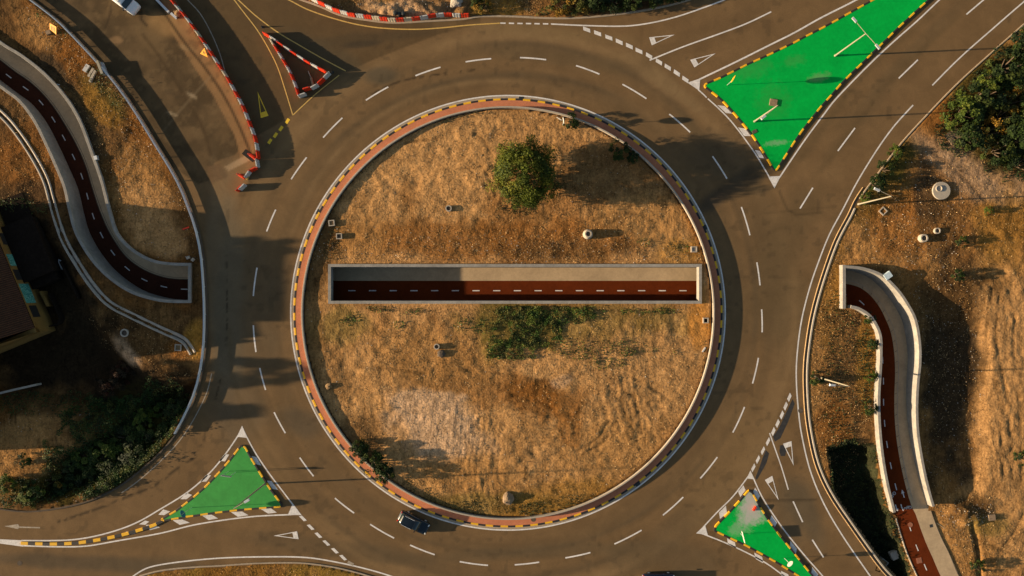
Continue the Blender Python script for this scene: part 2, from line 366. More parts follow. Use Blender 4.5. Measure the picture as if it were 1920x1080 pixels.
cutC = [Vector((cx0 + h, cy0 + h, 0)), Vector((cx1 - h, cy0 + h, 0)), Vector((cx1 - h, cy1 - h, 0)), Vector((cx0 + h, cy1 - h, 0))]
SDL, SDR, SDC = poly_sd(cutL, GX, GY), poly_sd(cutR, GX, GY), poly_sd(cutC, GX, GY)
SDT = np.maximum(np.maximum(SDL, SDR), SDC)

# ------------------------------------------------------------------ ground relief and colour
def blobw(x, y, rx, ry, ang=0, soft=.35, warp=.55, seed=1, ws=3.0):
    a = R(ang); dx = PX - x; dy = PY - y; u = dx * math.cos(a) + dy * math.sin(a); v = -dx * math.sin(a) + dy * math.cos(a)
    d = np.sqrt((u / rx) ** 2 + (v / ry) ** 2) + warp * (fbm(GX, GY, ws, 4, seed) - .5) * 2
    return 1 - sstep(1 - soft, 1 + soft, d)
isle = poly_sd(DIRT['isle'], GX, GY)
Z = 0.07 + 0.0 * GX
rough = fbm(GX, GY, 5.0, 3, 3) - .5
fine = fbm(GX, GY, 1.3, 3, 9) - .5
Z = Z + (rough * .14 + fine * .20 + (vn(GX, GY, .6, 33) - .5) * .07) * sstep(.3, 2.5, SD)
# ridged scrape marks: machine tracks
def tracks(x, y, rx, ry, ang, period, amp, seed, bend=0.0):
    w = blobw(x, y, rx, ry, ang, .3, .4, seed); a = R(ang)
    dx = (PX - x) / 12.8; dy = (PY - y) / 12.8; u = dx * math.cos(a) + dy * math.sin(a); v = -dx * math.sin(a) + dy * math.cos(a)
    v = v + bend * u * u + (vn(GX, GY, 4, seed) - .5) * 2.2 + (vn(GX, GY, 1.3, seed + 5) - .5) * .6
    return w * (.25 + .9 * vn(GX, GY, 2.5, seed + 8)) * .75 * amp * (np.abs(((v / period) % 1) - .5) * 2 - .5)
Z += tracks(1880, 720, 190, 45, 88, .95, .05, 21, .004) + tracks(1870, 560, 60, 40, 60, .8, .10, 22) + tracks(1190, 400, 80, 40, -25, .8, .07, 23, .01)
Z += tracks(1190, 770, 90, 50, 75, 1.1, .11, 24, .01) + tracks(700, 330, 90, 60, -30, 1.0, .06, 25, .01) + tracks(1040, 790, 60, 50, 20, .9, .09, 26, .03)
Z += tracks(225, 235, 45, 25, -25, .7, .08, 27, .02) + tracks(900, 870, 150, 45, 85, .9, .10, 28, .02) + tracks(1000, 260, 150, 50, 80, .9, .06, 29) + tracks(1830, 330, 60, 40, 35, .9, .05, 30)
Z += tracks(560, 700, 10, 10, 0, 1, 0, 31)
Z = Z + np.where(isle > 0, .36 + .16 * sstep(2, 14, isle), 0)
# embankment falling away beside the south-east kerb, lower ground beyond the eastern wall, low yard in the west
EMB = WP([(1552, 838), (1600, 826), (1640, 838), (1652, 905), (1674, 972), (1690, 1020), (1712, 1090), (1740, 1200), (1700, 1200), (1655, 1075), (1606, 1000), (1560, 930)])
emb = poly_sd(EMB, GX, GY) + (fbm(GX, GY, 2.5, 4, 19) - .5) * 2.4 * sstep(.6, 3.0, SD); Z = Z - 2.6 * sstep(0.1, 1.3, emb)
east = poly_sd(WP([(1722, 530), (1760, 540), (1850, 560), (1860, 700), (1850, 900), (1840, 935), (1762, 940), (1730, 860), (1728, 700)]), GX, GY)
Z = Z - .55 * sstep(-.5, 2.5, east)
gul = poly_sd(WP([(1818, 968), (1832, 985), (1842, 1030), (1846, 1080), (1850, 1200), (1828, 1200), (1832, 1090), (1828, 1040), (1818, 1000)]), GX, GY); Z = Z - .8 * sstep(0, .9, gul)
yard = poly_sd(WP([(-1200, 400), (60, 400), (115, 480), (150, 545), (170, 590), (215, 650), (265, 700), (330, 720), (340, 760), (290, 800), (60, 770), (-1200, 770)]), GX, GY)
Z = Z - 1.5 * sstep(-1, 2.5, yard)
swh = poly_sd(WP([(70, 905), (110, 850), (190, 800), (280, 735), (376, 705), (374, 728), (352, 772), (318, 820), (272, 860), (216, 898), (160, 926), (100, 943), (60, 945)]), GX, GY); Z = Z - 2.3 * sstep(-.2, 1.8, swh)
# rubble heap
Z += .5 * blobw(1812, 962, 26, 16, 20, .5, .5, 41, 1.2) * (.5 + fbm(GX, GY, .9, 3, 5)) + .5 * blobw(1745, 345, 26, 30, 0, .4, .3, 42) * 0
Z += .7 * blobw(760, 18, 80, 13, 0, .5, .6, 43, 1.5) * (.4 + fbm(GX, GY, 1.1, 3, 6))
# keep the ground under finished surfaces
Z = np.where(SD < .15, -.3, Z)
PATHE = [Vector(p) for p in pathR_end_R] + list(reversed(pathR_end_L)); pe = poly_sd(PATHE, GX, GY)
Z = np.where((pe > -.8) & (PY > 955), np.minimum(Z, -.02), Z)
Z = np.where((SDC > -1.2), np.minimum(Z, .45), Z)

sand = np.array((.385, .208, .079)); pale = np.array((.45, .285, .160)); tan = np.array((.285, .147, .049)); rust = np.array((.17, .068, .015)); dark = np.array((.045, .029, .015)); olive = np.array((.065, .052, .011)); umber = np.array((.095, .050, .018)); gold = np.array((.29, .145, .026))
C = np.zeros(GX.shape + (3,)) + tan
def paint(w, c, s=1.0):
    global C
    w = (w * s)[..., None]; C = C * (1 - w) + c * w
leftz = (poly_sd(DIRT['left'], GX, GY) > -.5).astype(float); rightz = (poly_sd(DIRT['right'], GX, GY) > -.5).astype(float)
paint(leftz, umber); paint((isle > -1).astype(float), sand); paint(rightz, tan * .95)
paint((poly_sd(DIRT['bottom'], GX, GY) > -.5).astype(float), np.array((.19, .11, .022)))
n1 = fbm(GX, GY, 7, 4, 50); n2 = fbm(GX, GY, 2.2, 4, 60)
paint(sstep(.48, .66, n1) * .55, rust); paint(sstep(.52, .68, n2) * .45, tan * .7)
B = [ # island
 (800, 290, 190, 80, 0, sand * 1.08, .8), (1000, 240, 170, 40, 0, sand, .7), (900, 452, 330, 36, 0, rust * 1.15, .75), (660, 440, 60, 50, 0, tan, .7), (1170, 330, 120, 62, 0, umber * 1.6, .75),  # umber blob right of the tree holds its cast shadow in the colour
 (1200, 410, 100, 40, 0, tan * 1.1, .8), (1270, 470, 50, 30, 0, gold, .5), (1050, 470, 120, 20, 0, umber, .6), (1310, 420, 20, 70, -20, np.array((.42, .19, .05)), .7),
 (605, 470, 24, 110, 12, umber, .8), (640, 610, 60, 30, 0, olive * 1.6, .6), (590, 620, 20, 80, 0, tan * .7, .7), (700, 760, 90, 90, 0, sand, .7), (830, 660, 130, 60, 0, tan, .7),
 (812, 792, 78, 56, 25, pale, .95), (870, 830, 60, 30, 0, pale * .9, .6), (1020, 745, 75, 40, 10, rust, .75), (1060, 690, 110, 35, 0, sand * 1.1, .8), (1090, 650, 90, 30, 0, tan, .5), (1130, 600, 190, 34, 0, olive * 2.0, .5),
 (960, 610, 80, 60, 0, olive * 1.5, .8), (1200, 700, 110, 90, 0, sand * .95, .7), (1150, 850, 120, 80, 0, tan * 1.1, .7), (880, 900, 130, 40, 0, tan * 1.05, .8), (900, 945, 150, 25, 0, olive * 1.6, .6), (1060, 940, 110, 35, -15, gold * .8, .7),
 (1310, 600, 22, 50, 0, np.array((.44, .19, .04)), .8), (680, 830, 40, 50, 30, umber, .7), (640, 720, 20, 60, -15, umber * 1.5, .5),
 # right
 (1660, 330, 45, 90, 30, olive, .9), (1620, 470, 50, 60, 0, tan, .7), (1690, 430, 60, 70, 0, rust * 1.3, .6), (1738, 360, 26, 60, 0, dark * 1.3, .9), (1765, 420, 36, 60, -15, umber, .7), (1850, 330, 70, 46, 35, pale * .75, .8), (1785, 285, 28, 22, 0, pale * .8, .9),
 (1885, 420, 60, 90, 0, gold * .8, .6), (1880, 640, 60, 110, 0, sand, .85), (1870, 830, 55, 150, 0, sand * .9, .8), (1785, 700, 60, 210, 0, dark * .8, .97), (1800, 560, 70, 50, 0, umber * .9, .8), (1620, 515, 60, 18, 0, umber, .7),  # dark blob: disturbed soil, with the ramp wall's shade in its colour
 (1565, 560, 22, 120, 5, gold * .75, .6), (1590, 700, 50, 150, 0, umber * 1.3, .85), (1560, 800, 30, 60, 0, rust, .7), (1625, 680, 18, 80, 0, gold, .6), (1790, 1000, 50, 60, 0, tan * 1.1, .7), (1820, 955, 40, 26, 0, umber, .9), (1850, 1040, 30, 50, 0, tan * .8, .6),
 (1850, 170, 90, 90, 40, olive * .6, .9), (1870, 250, 70, 60, 40, olive * .7, .9), (1760, 220, 40, 30, 40, rust, .7), (1905, 1000, 30, 90, 0, sand, .7), (1850, 985, 40, 22, 0, olive * 2, .5),
 # left
 (70, 50, 60, 26, 40, tan, .8), (30, 100, 70, 22, 40, umber, .8), (140, 100, 50, 40, 45, rust, .85), (200, 190, 60, 20, 45, olive * 1.5, .6), (190, 205, 55, 18, 50, gold * .75, .7), (150, 230, 16, 60, -30, dark * 1.2, .9), (110, 140, 16, 60, -45, dark * 1.2, .9),
 (285, 290, 30, 80, -28, rust * .9, .8), (262, 360, 46, 60, -20, tan * .9, .8), (310, 430, 50, 46, 0, sand * .8, .8), (300, 380, 28, 44, -20, sand * .75, .8), (350, 400, 24, 80, -20, umber * .7, .8), (370, 510, 16, 90, 0, umber * .8, .8),
 (40, 300, 60, 50, 0, rust, .6), (50, 370, 60, 30, 0, dark, .7), (165, 420, 26, 70, -30, umber * .6, .7), (190, 600, 12, 44, -38, tan, .8), (236, 662, 20, 40, -40, pale, .95), (240, 600, 60, 22, 20, umber * .9, .8), (365, 640, 20, 34, 0, gold, .9), (335, 655, 24, 20, 0, rust * 1.3, .8),  # pale crest and gold verge blobs put sunlight into the soil colour
 (90, 660, 160, 70, 0, dark * .45, .98), (260, 740, 130, 50, 0, dark * .5, .98), (60, 520, 90, 120, 0, dark * .5, .98), (130, 560, 40, 70, -25, dark * .55, .95), (60, 830, 90, 50, 0, tan, .9), (20, 900, 50, 40, 0, tan * .9, .8), (240, 830, 90, 80, -40, olive * .55, .95), (130, 920, 130, 30, 0, olive * .6, .9), (165, 935, 26, 10, -15, umber * 1.5, .9),  # near-black yard blobs put house and tree shadow into the soil colour
 # top
 (760, 20, 110, 20, 0, pale * .8, .8), (650, 8, 50, 16, 20, umber, .7), (840, 10, 60, 20, 0, umber * 1.6, .7), (960, 14, 40, 22, 0, gold, .9), (1130, 0, 120, 34, 0, dark, .9), (900, 14, 24, 20, 0, olive, .8),
]
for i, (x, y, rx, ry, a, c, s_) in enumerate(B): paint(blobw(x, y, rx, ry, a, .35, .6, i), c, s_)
def ppaint(poly, c, s_, soft=.35, seed=3):
    d = poly_sd(spline(WP(poly), 4, True), GX, GY) + (fbm(GX, GY, 1.6, 3, seed) - .5) * 1.2; paint(sstep(-soft, soft, d), c, s_)
ppaint([(735, 745), (790, 730), (850, 735), (873, 742), (858, 770), (862, 800), (876, 852), (840, 848), (790, 828), (765, 790), (737, 765)], pale * .98, .85)
ppaint([(985, 716), (1030, 712), (1042, 735), (1036, 765), (1000, 752), (975, 740)], rust * 1.05, .8); ppaint([(1040, 765), (1070, 775), (1090, 800), (1080, 840), (1050, 820)], rust * 1.4, .6)
ppaint([(1030, 712), (1055, 700), (1075, 708), (1060, 728), (1040, 722)], pale * .85, .7); ppaint([(235, 350), (270, 345), (300, 370), (330, 420), (342, 460), (320, 482), (290, 470), (255, 455), (235, 420), (240, 385)], sand * .95, .9, 1.2)
ppaint([(222, 280), (262, 270), (296, 300), (310, 345), (290, 360), (262, 340), (238, 320)], tan * 1.0, .7, 1.5); ppaint([(1700, 250), (1760, 260), (1850, 330), (1880, 380), (1820, 370), (1770, 330)], pale * .62, .7, 1.0)
ppaint([(1838, 540), (1900, 560), (1990, 600), (1990, 900), (1900, 900), (1850, 860), (1835, 760), (1850, 660)], sand * .95, .7, 1.5)
def gline(P, w_, f, dz=0.0, brk=0.0):
    global C, Z
    Q = resample(spline(WP(P), 5), .8); D = np.full(GX.shape, 1e9)
    for a, b in zip(Q[:-1], Q[1:]):
        e = b - a; t = np.clip(((GX - a.x) * e.x + (GY - a.y) * e.y) / e.length_squared, 0, 1); D = np.minimum(D, np.hypot(GX - a.x - t * e.x, GY - a.y - t * e.y))
    w = (1 - sstep(w_ * .3 / 12.8, w_ / 12.8, D)) * (brk + (1 - brk) * sstep(.3, .6, vn(GX, GY, 1.6, 17))); C = C * (1 + (f - 1) * w)[..., None]; Z = Z + np.where((SD > .6) & (SDT < -.5), dz * w, 0)
for P in ([(1188, 735), (1196, 775), (1202, 812)], [(1163, 745), (1172, 775), (1184, 800)], [(1212, 745), (1220, 775), (1226, 800)], [(1140, 720), (1190, 745), (1240, 790)], [(870, 690), (940, 700), (1040, 712), (1120, 690)], [(1000, 770), (1050, 778), (1130, 765)], [(960, 740), (1010, 752), (1040, 768)],
          [(1080, 845), (1120, 820), (1140, 790)], [(1092, 850), (1132, 826), (1152, 790)], [(880, 250), (905, 262), (925, 300)], [(885, 310), (905, 335), (920, 372)], [(895, 305), (915, 330), (930, 368)], [(700, 300), (760, 270), (820, 262)], [(650, 690), (720, 690), (800, 700)], [(1120, 690), (1180, 705), (1240, 740)],
          [(1700, 270), (1770, 300), (1850, 380)], [(1860, 540), (1850, 640), (1872, 760), (1880, 900)], [(1876, 540), (1868, 640), (1890, 760), (1898, 900)], [(1905, 560), (1900, 660), (1912, 780), (1915, 900)], [(1846, 560), (1834, 640), (1846, 720)], [(1810, 560), (1800, 640), (1806, 720)],
          [(0, 62), (60, 100), (120, 150), (160, 200)], [(0, 84), (50, 112), (100, 150)], [(210, 215), (240, 222), (262, 240)], [(205, 225), (235, 236), (255, 256)], [(1850, 1080), (1870, 1040), (1900, 1000), (1920, 960)], [(1800, 1000), (1850, 1020), (1900, 1040)], [(940, 830), (1000, 850), (1030, 890)]):
    gline(P, 4.0, .62, -.07)
for P in ([(740, 360), (790, 380), (850, 370), (900, 380)], [(780, 420), (820, 400)], [(1100, 420), (1150, 400), (1210, 405)], [(1120, 430), (1170, 410), (1230, 418)]): gline(P, 3.5, .7, -.05)
C = C * (.8 + .4 * fbm(GX, GY, 1.0, 3, 77))[..., None]
C = np.where((emb > 0)[..., None], np.array((.022, .022, .010)) * (.6 + .8 * fbm(GX, GY, 1.5, 3, 7))[..., None], C)  # near-black embankment tone: dark growth, with its shade in the colour
def grid_mesh(name, Zg, Cg, keep, m):
    ny, nx = GX.shape; idx = np.arange(ny * nx).reshape(ny, nx)
    a = idx[:-1, :-1][keep]; b = idx[:-1, 1:][keep]; c = idx[1:, 1:][keep]; d = idx[1:, :-1][keep]
    faces = np.stack([a, b, c, d], 1).astype(np.int32); used = np.unique(faces); rem = np.zeros(ny * nx, np.int32); rem[used] = np.arange(len(used)); faces = rem[faces]
    co = np.stack([GX.ravel()[used], GY.ravel()[used], np.broadcast_to(Zg, GX.shape).ravel()[used]], 1).astype(np.float32)
    me = bpy.data.meshes.new(name); me.vertices.add(len(co)); me.vertices.foreach_set('co', co.ravel()); me.loops.add(faces.size); me.loops.foreach_set('vertex_index', faces.ravel())
    me.polygons.add(len(faces)); me.polygons.foreach_set('loop_start', np.arange(0, faces.size, 4, dtype=np.int32)); me.polygons.foreach_set('loop_total', np.full(len(faces), 4, np.int32))
    me.polygons.foreach_set('use_smooth', np.ones(len(faces), bool)); me.update(calc_edges=True)
    at = me.color_attributes.new('tint', 'FLOAT_COLOR', 'POINT'); cc = np.ones((len(co), 4), np.float32); cc[:, :3] = Cg.reshape(-1, 3)[used]; at.data.foreach_set('color', cc.ravel())
    me.materials.append(m); o = bpy.data.objects.new(name, me); COL.objects.link(o); return o
def cellmin(A): return np.minimum(np.minimum(A[:-1, :-1], A[1:, :-1]), np.minimum(A[:-1, 1:], A[1:, 1:]))
def cellavg(A): return (A[:-1, :-1] + A[1:, :-1] + A[:-1, 1:] + A[1:, 1:]) / 4
tc_ = cellavg(SDT)
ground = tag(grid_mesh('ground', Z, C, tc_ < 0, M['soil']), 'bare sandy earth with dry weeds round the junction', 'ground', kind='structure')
# far ground beyond the surveyed patch
mb = MB(); o_, i_ = 2500, 100; oy, iy = 2500, 62
for a, b in (((-o_, -oy), (o_, -iy)), ((-o_, iy), (o_, oy)), ((-o_, -iy), (-i_, iy)), ((i_, -iy), (o_, iy))):
    mb.quad((a[0], a[1], -.05), (b[0], a[1], -.05), (b[0], b[1], -.05), (a[0], b[1], -.05))
M['far'] = mat('far_fields', (.20, .13, .06), 0.95, noise=0.3, nscale=.05, noise2=.3, n2scale=.3)
tag(mb.build('terrain', M['far']), 'open fields reaching the horizon', 'terrain', kind='structure')

# ------------------------------------------------------------------ asphalt
A0 = np.array((.150, .102, .062))
CA = np.zeros(GX.shape + (3,)) + A0
Rr = np.hypot(PX - RC[0], PY - RC[1]); Th = np.arctan2(RC[1] - PY, PX - RC[0])
def apaint(w, c, s=1.0):
    global CA
    w = (w * s)[..., None]; CA = CA * (1 - w) + np.array(c) * w
wear = .5 * fbm(Rr / 12.8 * 1.0, Th * 9 + 40, 1.0, 3, 80) + .5 * fbm(Rr / 12.8 * 2.2, Th * 5 + 90, 1.0, 3, 180)
inring = (Rr < 545) & (Rr > 400)
CA *= np.where(inring, .78 + .44 * wear, .84 + .32 * fbm(GX, GY, 3.0, 4, 82))[..., None]
dk, lt = (.078, .062, .046), (.205, .145, .09)
apaint(np.exp(-((Rr - 520) / 16) ** 2) * sstep(.35, .6, vn(Th * 9, Th * 0, 3, 4) + .25), lt, .5)
apaint(np.exp(-((Rr - 442) / 16) ** 2), (.105, .078, .052), .45)
apaint(np.exp(-((Rr - 492) / 10) ** 2), (.105, .078, .052), .35)
OLD = WP([(-300, -400), (60, 0), (150, 78), (245, 190), (320, 310), (372, 345), (392, 338), (408, 328), (400, 305), (440, 290), (470, 262), (430, 190), (380, 110), (310, 20), (290, -20), (100, -400)])
old = poly_sd(OLD, GX, GY)
TLZ = WP([(300, -400), (290, -20), (380, 110), (430, 190), (470, 262), (549, 216), (640, 139), (700, 112), (760, 88), (830, 62), (900, 46), (900, 30), (560, -20), (500, -400)])
tlz = poly_sd(TLZ, GX, GY); apaint(sstep(-.12, .12, tlz), (.088, .062, .038), .85)
apaint(sstep(-.15, .15, old), (.062, .046, .030), .92)
apaint(sstep(0, .3, old) * sstep(.42, .7, fbm(GX, GY, 2.5, 5, 90)), (.13, .092, .058), .6)
apaint(sstep(0, .3, old) * sstep(.56, .66, fbm(GX, GY, .9, 3, 95)), (.15, .11, .07), .35)
SV = WP([(300, -10), (330, 0), (345, 30), (378, 85), (410, 130), (440, 178), (462, 225), (474, 262), (479, 300), (452, 300), (440, 255), (400, 180), (360, 120), (318, 55)])
apaint(sstep(-.1, .15, poly_sd(SV, GX, GY)), (.235, .150, .085), .85)
PAD = WP([(420, 312), (460, 290), (480, 300), (470, 330), (452, 360), (430, 400), (400, 400), (392, 350), (425, 332)]); apaint(sstep(-.5, .5, poly_sd(PAD, GX, GY)), (.20, .14, .085), .7)
apaint(sstep(-.1, .1, poly_sd(WP([(386, 313), (412, 306), (428, 331), (394, 345)]), GX, GY)), (.13, .085, .055), .8)
apaint(sstep(-.1, .1, poly_sd(WP([(421, 313), (462, 290), (470, 300), (428, 321)]), GX, GY)), (.33, .25, .18), .9)
for (x, y, rx, ry, a, c, s_) in [(305, 45, 30, 20, 30, (.26, .17, .09), .85), (350, 90, 14, 5, 20, (.26, .19, .12), .6), (218, 75, 10, 6, 0, (.24, .16, .1), .7), (280, 70, 40, 26, 40, (.14, .1, .06), .6), (700, 70, 120, 10, -5, (.06, .05, .038), .5),
        (680, 83, 34, 6, -6, (.05, .042, .035), .8), (600, 100, 80, 24, 25, (.075, .065, .05), .6), (715, 142, 26, 14, 0, (.075, .07, .06), .7), (430, 560, 26, 190, 0, (.135, .12, .10), .75), (400, 500, 14, 160, 0, (.17, .14, .11), .5), (470, 560, 60, 150, 0, (.085, .075, .062), .4),  # small blob right of the barrier triangle paints a sign's shadow
        (1390, 340, 46, 16, -25, (.045, .042, .04), .75), (1340, 375, 40, 14, -35, (.05, .045, .043), .7), (1408, 325, 18, 16, 0, (.035, .035, .034), .7), (1360, 300, 60, 40, 30, (.085, .068, .052), .6), (1540, 240, 90, 14, -50, (.115, .083, .053), .5), (1440, 500, 30, 160, -6, (.095, .07, .046), .6), (1470, 480, 40, 150, 20, (.105, .078, .05), .6),  # leading dark blobs paint the lone tree's shadow across the road
        (1480, 590, 30, 60, 10, (.12, .09, .058), .6), (1500, 680, 14, 60, 5, (.16, .12, .08), .5), (1060, 110, 160, 16, 8, (.11, .083, .055), .6), (1240, 150, 90, 14, 38, (.19, .14, .09), .7), (1310, 250, 70, 10, 48, (.10, .075, .05), .7), (1330, 60, 160, 20, -25, (.12, .083, .052), .5), (1000, 60, 160, 12, 5, (.19, .14, .085), .5),
        (1250, 1050, 120, 30, 0, (.10, .078, .055), .6), (1280, 990, 130, 26, -38, (.11, .083, .057), .6), (1380, 860, 60, 120, 35, (.17, .12, .072), .6), (150, 1055, 220, 14, 3, (.07, .06, .05), .7), (300, 1060, 90, 16, 0, (.10, .08, .06), .5), (640, 1030, 200, 16, 8, (.085, .068, .05), .5), (1000, 1035, 220, 12, -3, (.10, .08, .058), .5),
        (1510, 960, 24, 70, -25, (.085, .075, .062), .7), (1480, 970, 20, 60, -25, (.10, .085, .068), .5), (1700, 110, 160, 12, -45, (.115, .085, .055), .5), (1640, 190, 150, 14, -50, (.11, .08, .052), .45), (440, 770, 50, 60, 0, (.10, .085, .07), .5), (560, 790, 40, 24, 20, (.08, .07, .06), .6)]:
    apaint(blobw(x, y, rx, ry, a, .5, .45, int(x), 4.0), c, s_)
# edge of the old surface, hairline cracks
def pline(P, w_, c, s_, brk=None):
    Q = resample(spline(WP(P), 5), 1.0); D = np.full(GX.shape, 1e9)
    for a, b in zip(Q[:-1], Q[1:]):
        e = b - a; t = np.clip(((GX - a.x) * e.x + (GY - a.y) * e.y) / e.length_squared, 0, 1); D = np.minimum(D, np.hypot(GX - a.x - t * e.x, GY - a.y - t * e.y))
    w = 1 - sstep(0, max(w_, 4.2) / 12.8, D)
    if brk is not None: w = w * sstep(brk, brk + .1, vn(GX, GY, 1.2, 141))
    apaint(w, c, s_)
pline([(285, -12), (312, 30), (345, 78), (385, 128), (420, 180), (448, 235), (470, 288)], 4.5, (.02, .016, .013), .8)
pline([(208, 10), (206, 30), (197, 52)], 3, (.03, .022, .016), .6); pline([(264, 22), (262, 32), (275, 48)], 4, (.03, .022, .016), .8)
pline([(268, 65), (300, 108), (340, 170), (380, 240), (395, 290)], 6, (.05, .035, .022), .6)
pline([(306, 246), (350, 193), (396, 142)], 2.6, (.20, .16, .12), .35); 
for k in range(5): pline([(351 + k * 3, 173 + k * 1.5), (357 + k * 3, 180 + k * 1)], 2.2, (.30, .25, .2), .4, .3); pline([(314 + k * 3, 210 + k * 1.2), (322 + k * 2.4, 213 + k)], 2.2, (.30, .25, .2), .35, .3)
pline([(600, 10), (470, 175)], 1, (.05, .04, .03), 0)
pline([(1414, 938), (1470, 938), (1530, 937)], 2.2, (.04, .032, .025), .6); pline([(1510, 1062), (1530, 1050), (1548, 1040)], 3, (.02, .018, .016), .7)
pline([(1462, 360), (1478, 395), (1500, 402), (1540, 398)], 2.5, (.06, .045, .03), .6); pline([(1434, 400), (1560, 388)], 2, (.06, .045, .03), .3)
for P in ([(1500, 300), (1560, 215), (1640, 120), (1760, 20)], [(1540, 320), (1600, 240), (1680, 140), (1800, 30)], [(430, 620), (440, 720), (490, 830), (560, 930)], [(520, 760), (570, 860), (660, 950), (760, 1010)]): pline(P, 9, (.10, .073, .044), .35)
shd = [(1440 + k * 9, 905 + k * 21) for k in range(4)]
# drip and skid stains
st = fbm(GX, GY, .7, 3, 120)
for P, w_ in (([(388, 800), (372, 850), (330, 880), (290, 910), (230, 935), (180, 955), (110, 978)], 5), ([(424, 480), (426, 560), (424, 640), (415, 700), (402, 760)], 3.5), ([(690, 180), (760, 150), (900, 130)], 4)):
    Q = resample(spline(WP(P), 5), 1.0); D = np.full(GX.shape, 1e9)
    for a, b in zip(Q[:-1], Q[1:]):
        e = b - a; t = np.clip(((GX - a.x) * e.x + (GY - a.y) * e.y) / e.length_squared, 0, 1); D = np.minimum(D, np.hypot(GX - a.x - t * e.x, GY - a.y - t * e.y))
    apaint((1 - sstep(0, w_ / 12.8, D)) * sstep(.44, .58, st), (.035, .028, .022), .8)
apaint(sstep(.735, .80, vn(GX, GY, .8, 130)) * (fbm(GX, GY, 8, 2, 131) > .56), (.05, .04, .03), .3)
for _ in range(1):
    for r0, a0, a1, w_, c_ in ((455, -2.2, -.4, 5, dk), (470, -.9, .9, 6, dk), (505, -2.6, -.9, 7, dk), (530, -2.4, -.9, 6, lt), (452, .9, 2.6, 6, dk), (500, .7, 1.9, 7, dk), (520, .8, 2.0, 8, lt), (435, 1.2, 2.9, 5, lt), (540, -.9, .3, 8, lt), (460, 2.5, 3.1, 6, lt)):
        k_ = sstep(a0, a0 + .35, Th) * (1 - sstep(a1 - .35, a1, Th)); apaint(np.exp(-((Rr - r0 - 6 * np.sin(Th * 3 + r0)) / w_) ** 2) * k_ * (.4 + .9 * vn(Th * 14, Rr * 0, 1, int(r0))), c_, .5)
CA *= np.array((1.03, .93, .71))
road = tag(grid_mesh('road', np.zeros(GX.shape), CA, cellavg(SD) < .45, M['asphalt']), 'brown asphalt carriageway of the roundabout and its arms', 'road', kind='structure')
def paintobj(name, fn, m='paint', parent=road):
    mb = MB(); fn(mb); return mb.build(name, M[m], parent, fix=False)
PZ = .008
def line(px, w=3.0, name='edge_line', m='paint', z=PZ, n=6):
    P = resample(spline(WP(px), n), .6); return paintobj(name, lambda mb: ribbon(mb, P, w * .86 / 12.8, z), m)
def shape(pts, name, m='paint', z=PZ + .004, holes=None):
    return paintobj(name, lambda mb: mb.prism(WP(pts), None, z, holes=[WP(h_) for h_ in holes] if holes else None), m)
paintobj('edge_line', lambda mb: ribbon(mb, WP([ringpt(2 * math.pi * i / 240, 407.3) for i in range(240)]), .21, PZ, closed=True))
line([(1033, 45), (1100, 48), (1170, 49), (1220, 43), (1270, 31), (1320, 14), (1362, -2), (1420, -28), (1500, -70)])
for x in range(938, 1028, 16): line([(x, 43.4 + (x - 938) * .015), (x + 5, 43.5 + (x - 938) * .015), (x + 10, 43.6 + (x - 938) * .015)], 3, 'lane_dash')
line([(500, -20), (542, 0), (575, 17), (620, 33), (670, 46), (720, 53), (780, 55), (830, 52), (880, 47), (937, 43.5)], 2.6, 'works_line', 'paint_yellow')
line([(420, -30), (438, -2), (460, 27), (480, 53), (500, 85), (520, 125), (535, 170), (549, 216)], 2.2, 'works_line', 'paint_yellow')
line([(420, -25), (447, 0), (480, 30), (520, 60), (560, 84), (605, 110), (648, 133)], 2.4, 'works_line', 'paint_yellow')
line([(549, 216), (590, 178), (636, 141)], 2.2, 'works_line', 'paint_yellow')
line([(335, -20), (352, 0), (375, 25), (395, 60), (412, 100), (422, 135)], 2.2, 'edge_line', 'paint_worn')
line([(1218, 113), (1280, 88), (1350, 63), (1400, 44), (1446, 22)])
line([(1311, 149), (1380, 116), (1440, 86), (1490, 61), (1540, 33), (1605, 0), (1680, -42)], 3.6)
line([(1309, 168), (1318, 176), (1325, 183)], 2.8)
line([(1327, 185), (1345, 201), (1367, 223), (1385, 245), (1402, 268), (1420, 294), (1443, 333)], 2.8)
line([(1462, 332), (1490, 290), (1515, 254), (1545, 214), (1565, 188), (1600, 151), (1640, 111), (1680, 74), (1722, 37), (1761, 0), (1840, -72)], 3.2)
line([(1748, 160), (1800, 108), (1860, 55), (1920, 3), (1990, -55)], 3)
line([(1712, 197), (1680, 232), (1655, 265), (1632, 300), (1605, 345), (1580, 393), (1555, 440), (1535, 490), (1518, 540), (1503, 600), (1495, 660), (1493, 710), (1497, 770), (1504, 820), (1520, 885), (1545, 945), (1580, 1005), (1630, 1078), (1680, 1150)], 3)
line([(1443, 812), (1452, 838), (1465, 875), (1478, 918)], 2.6, 'lane_line')
line([(1403, 893), (1375, 930), (1345, 960), (1318, 989)], 2.8)
line([(1411, 893), (1428, 930), (1450, 965), (1475, 1000), (1510, 1043), (1545, 1083), (1600, 1150)], 2.8)
line([(1315, 1000), (1370, 1022), (1430, 1052), (1470, 1080), (1530, 1125)], 2.8)
line([(451, 808), (445, 819), (420, 855), (390, 890), (350, 924), (300, 955), (260, 978), (220, 994), (170, 1007), (120, 1013), (40, 1013.5)], 3)
line([(40, 1023), (100, 1025), (160, 1024), (220, 1014), (300, 1000), (360, 985), (420, 975), (480, 968), (540, 965), (556, 964)], 3)
line([(457, 808), (463, 820), (480, 851), (505, 888), (530, 921), (562, 963)], 2.8)
line([(235, 1092), (262, 1072), (290, 1061), (350, 1052), (420, 1046), (500, 1044), (570, 1045), (620, 1052), (680, 1065), (735, 1081), (820, 1112)], 3)
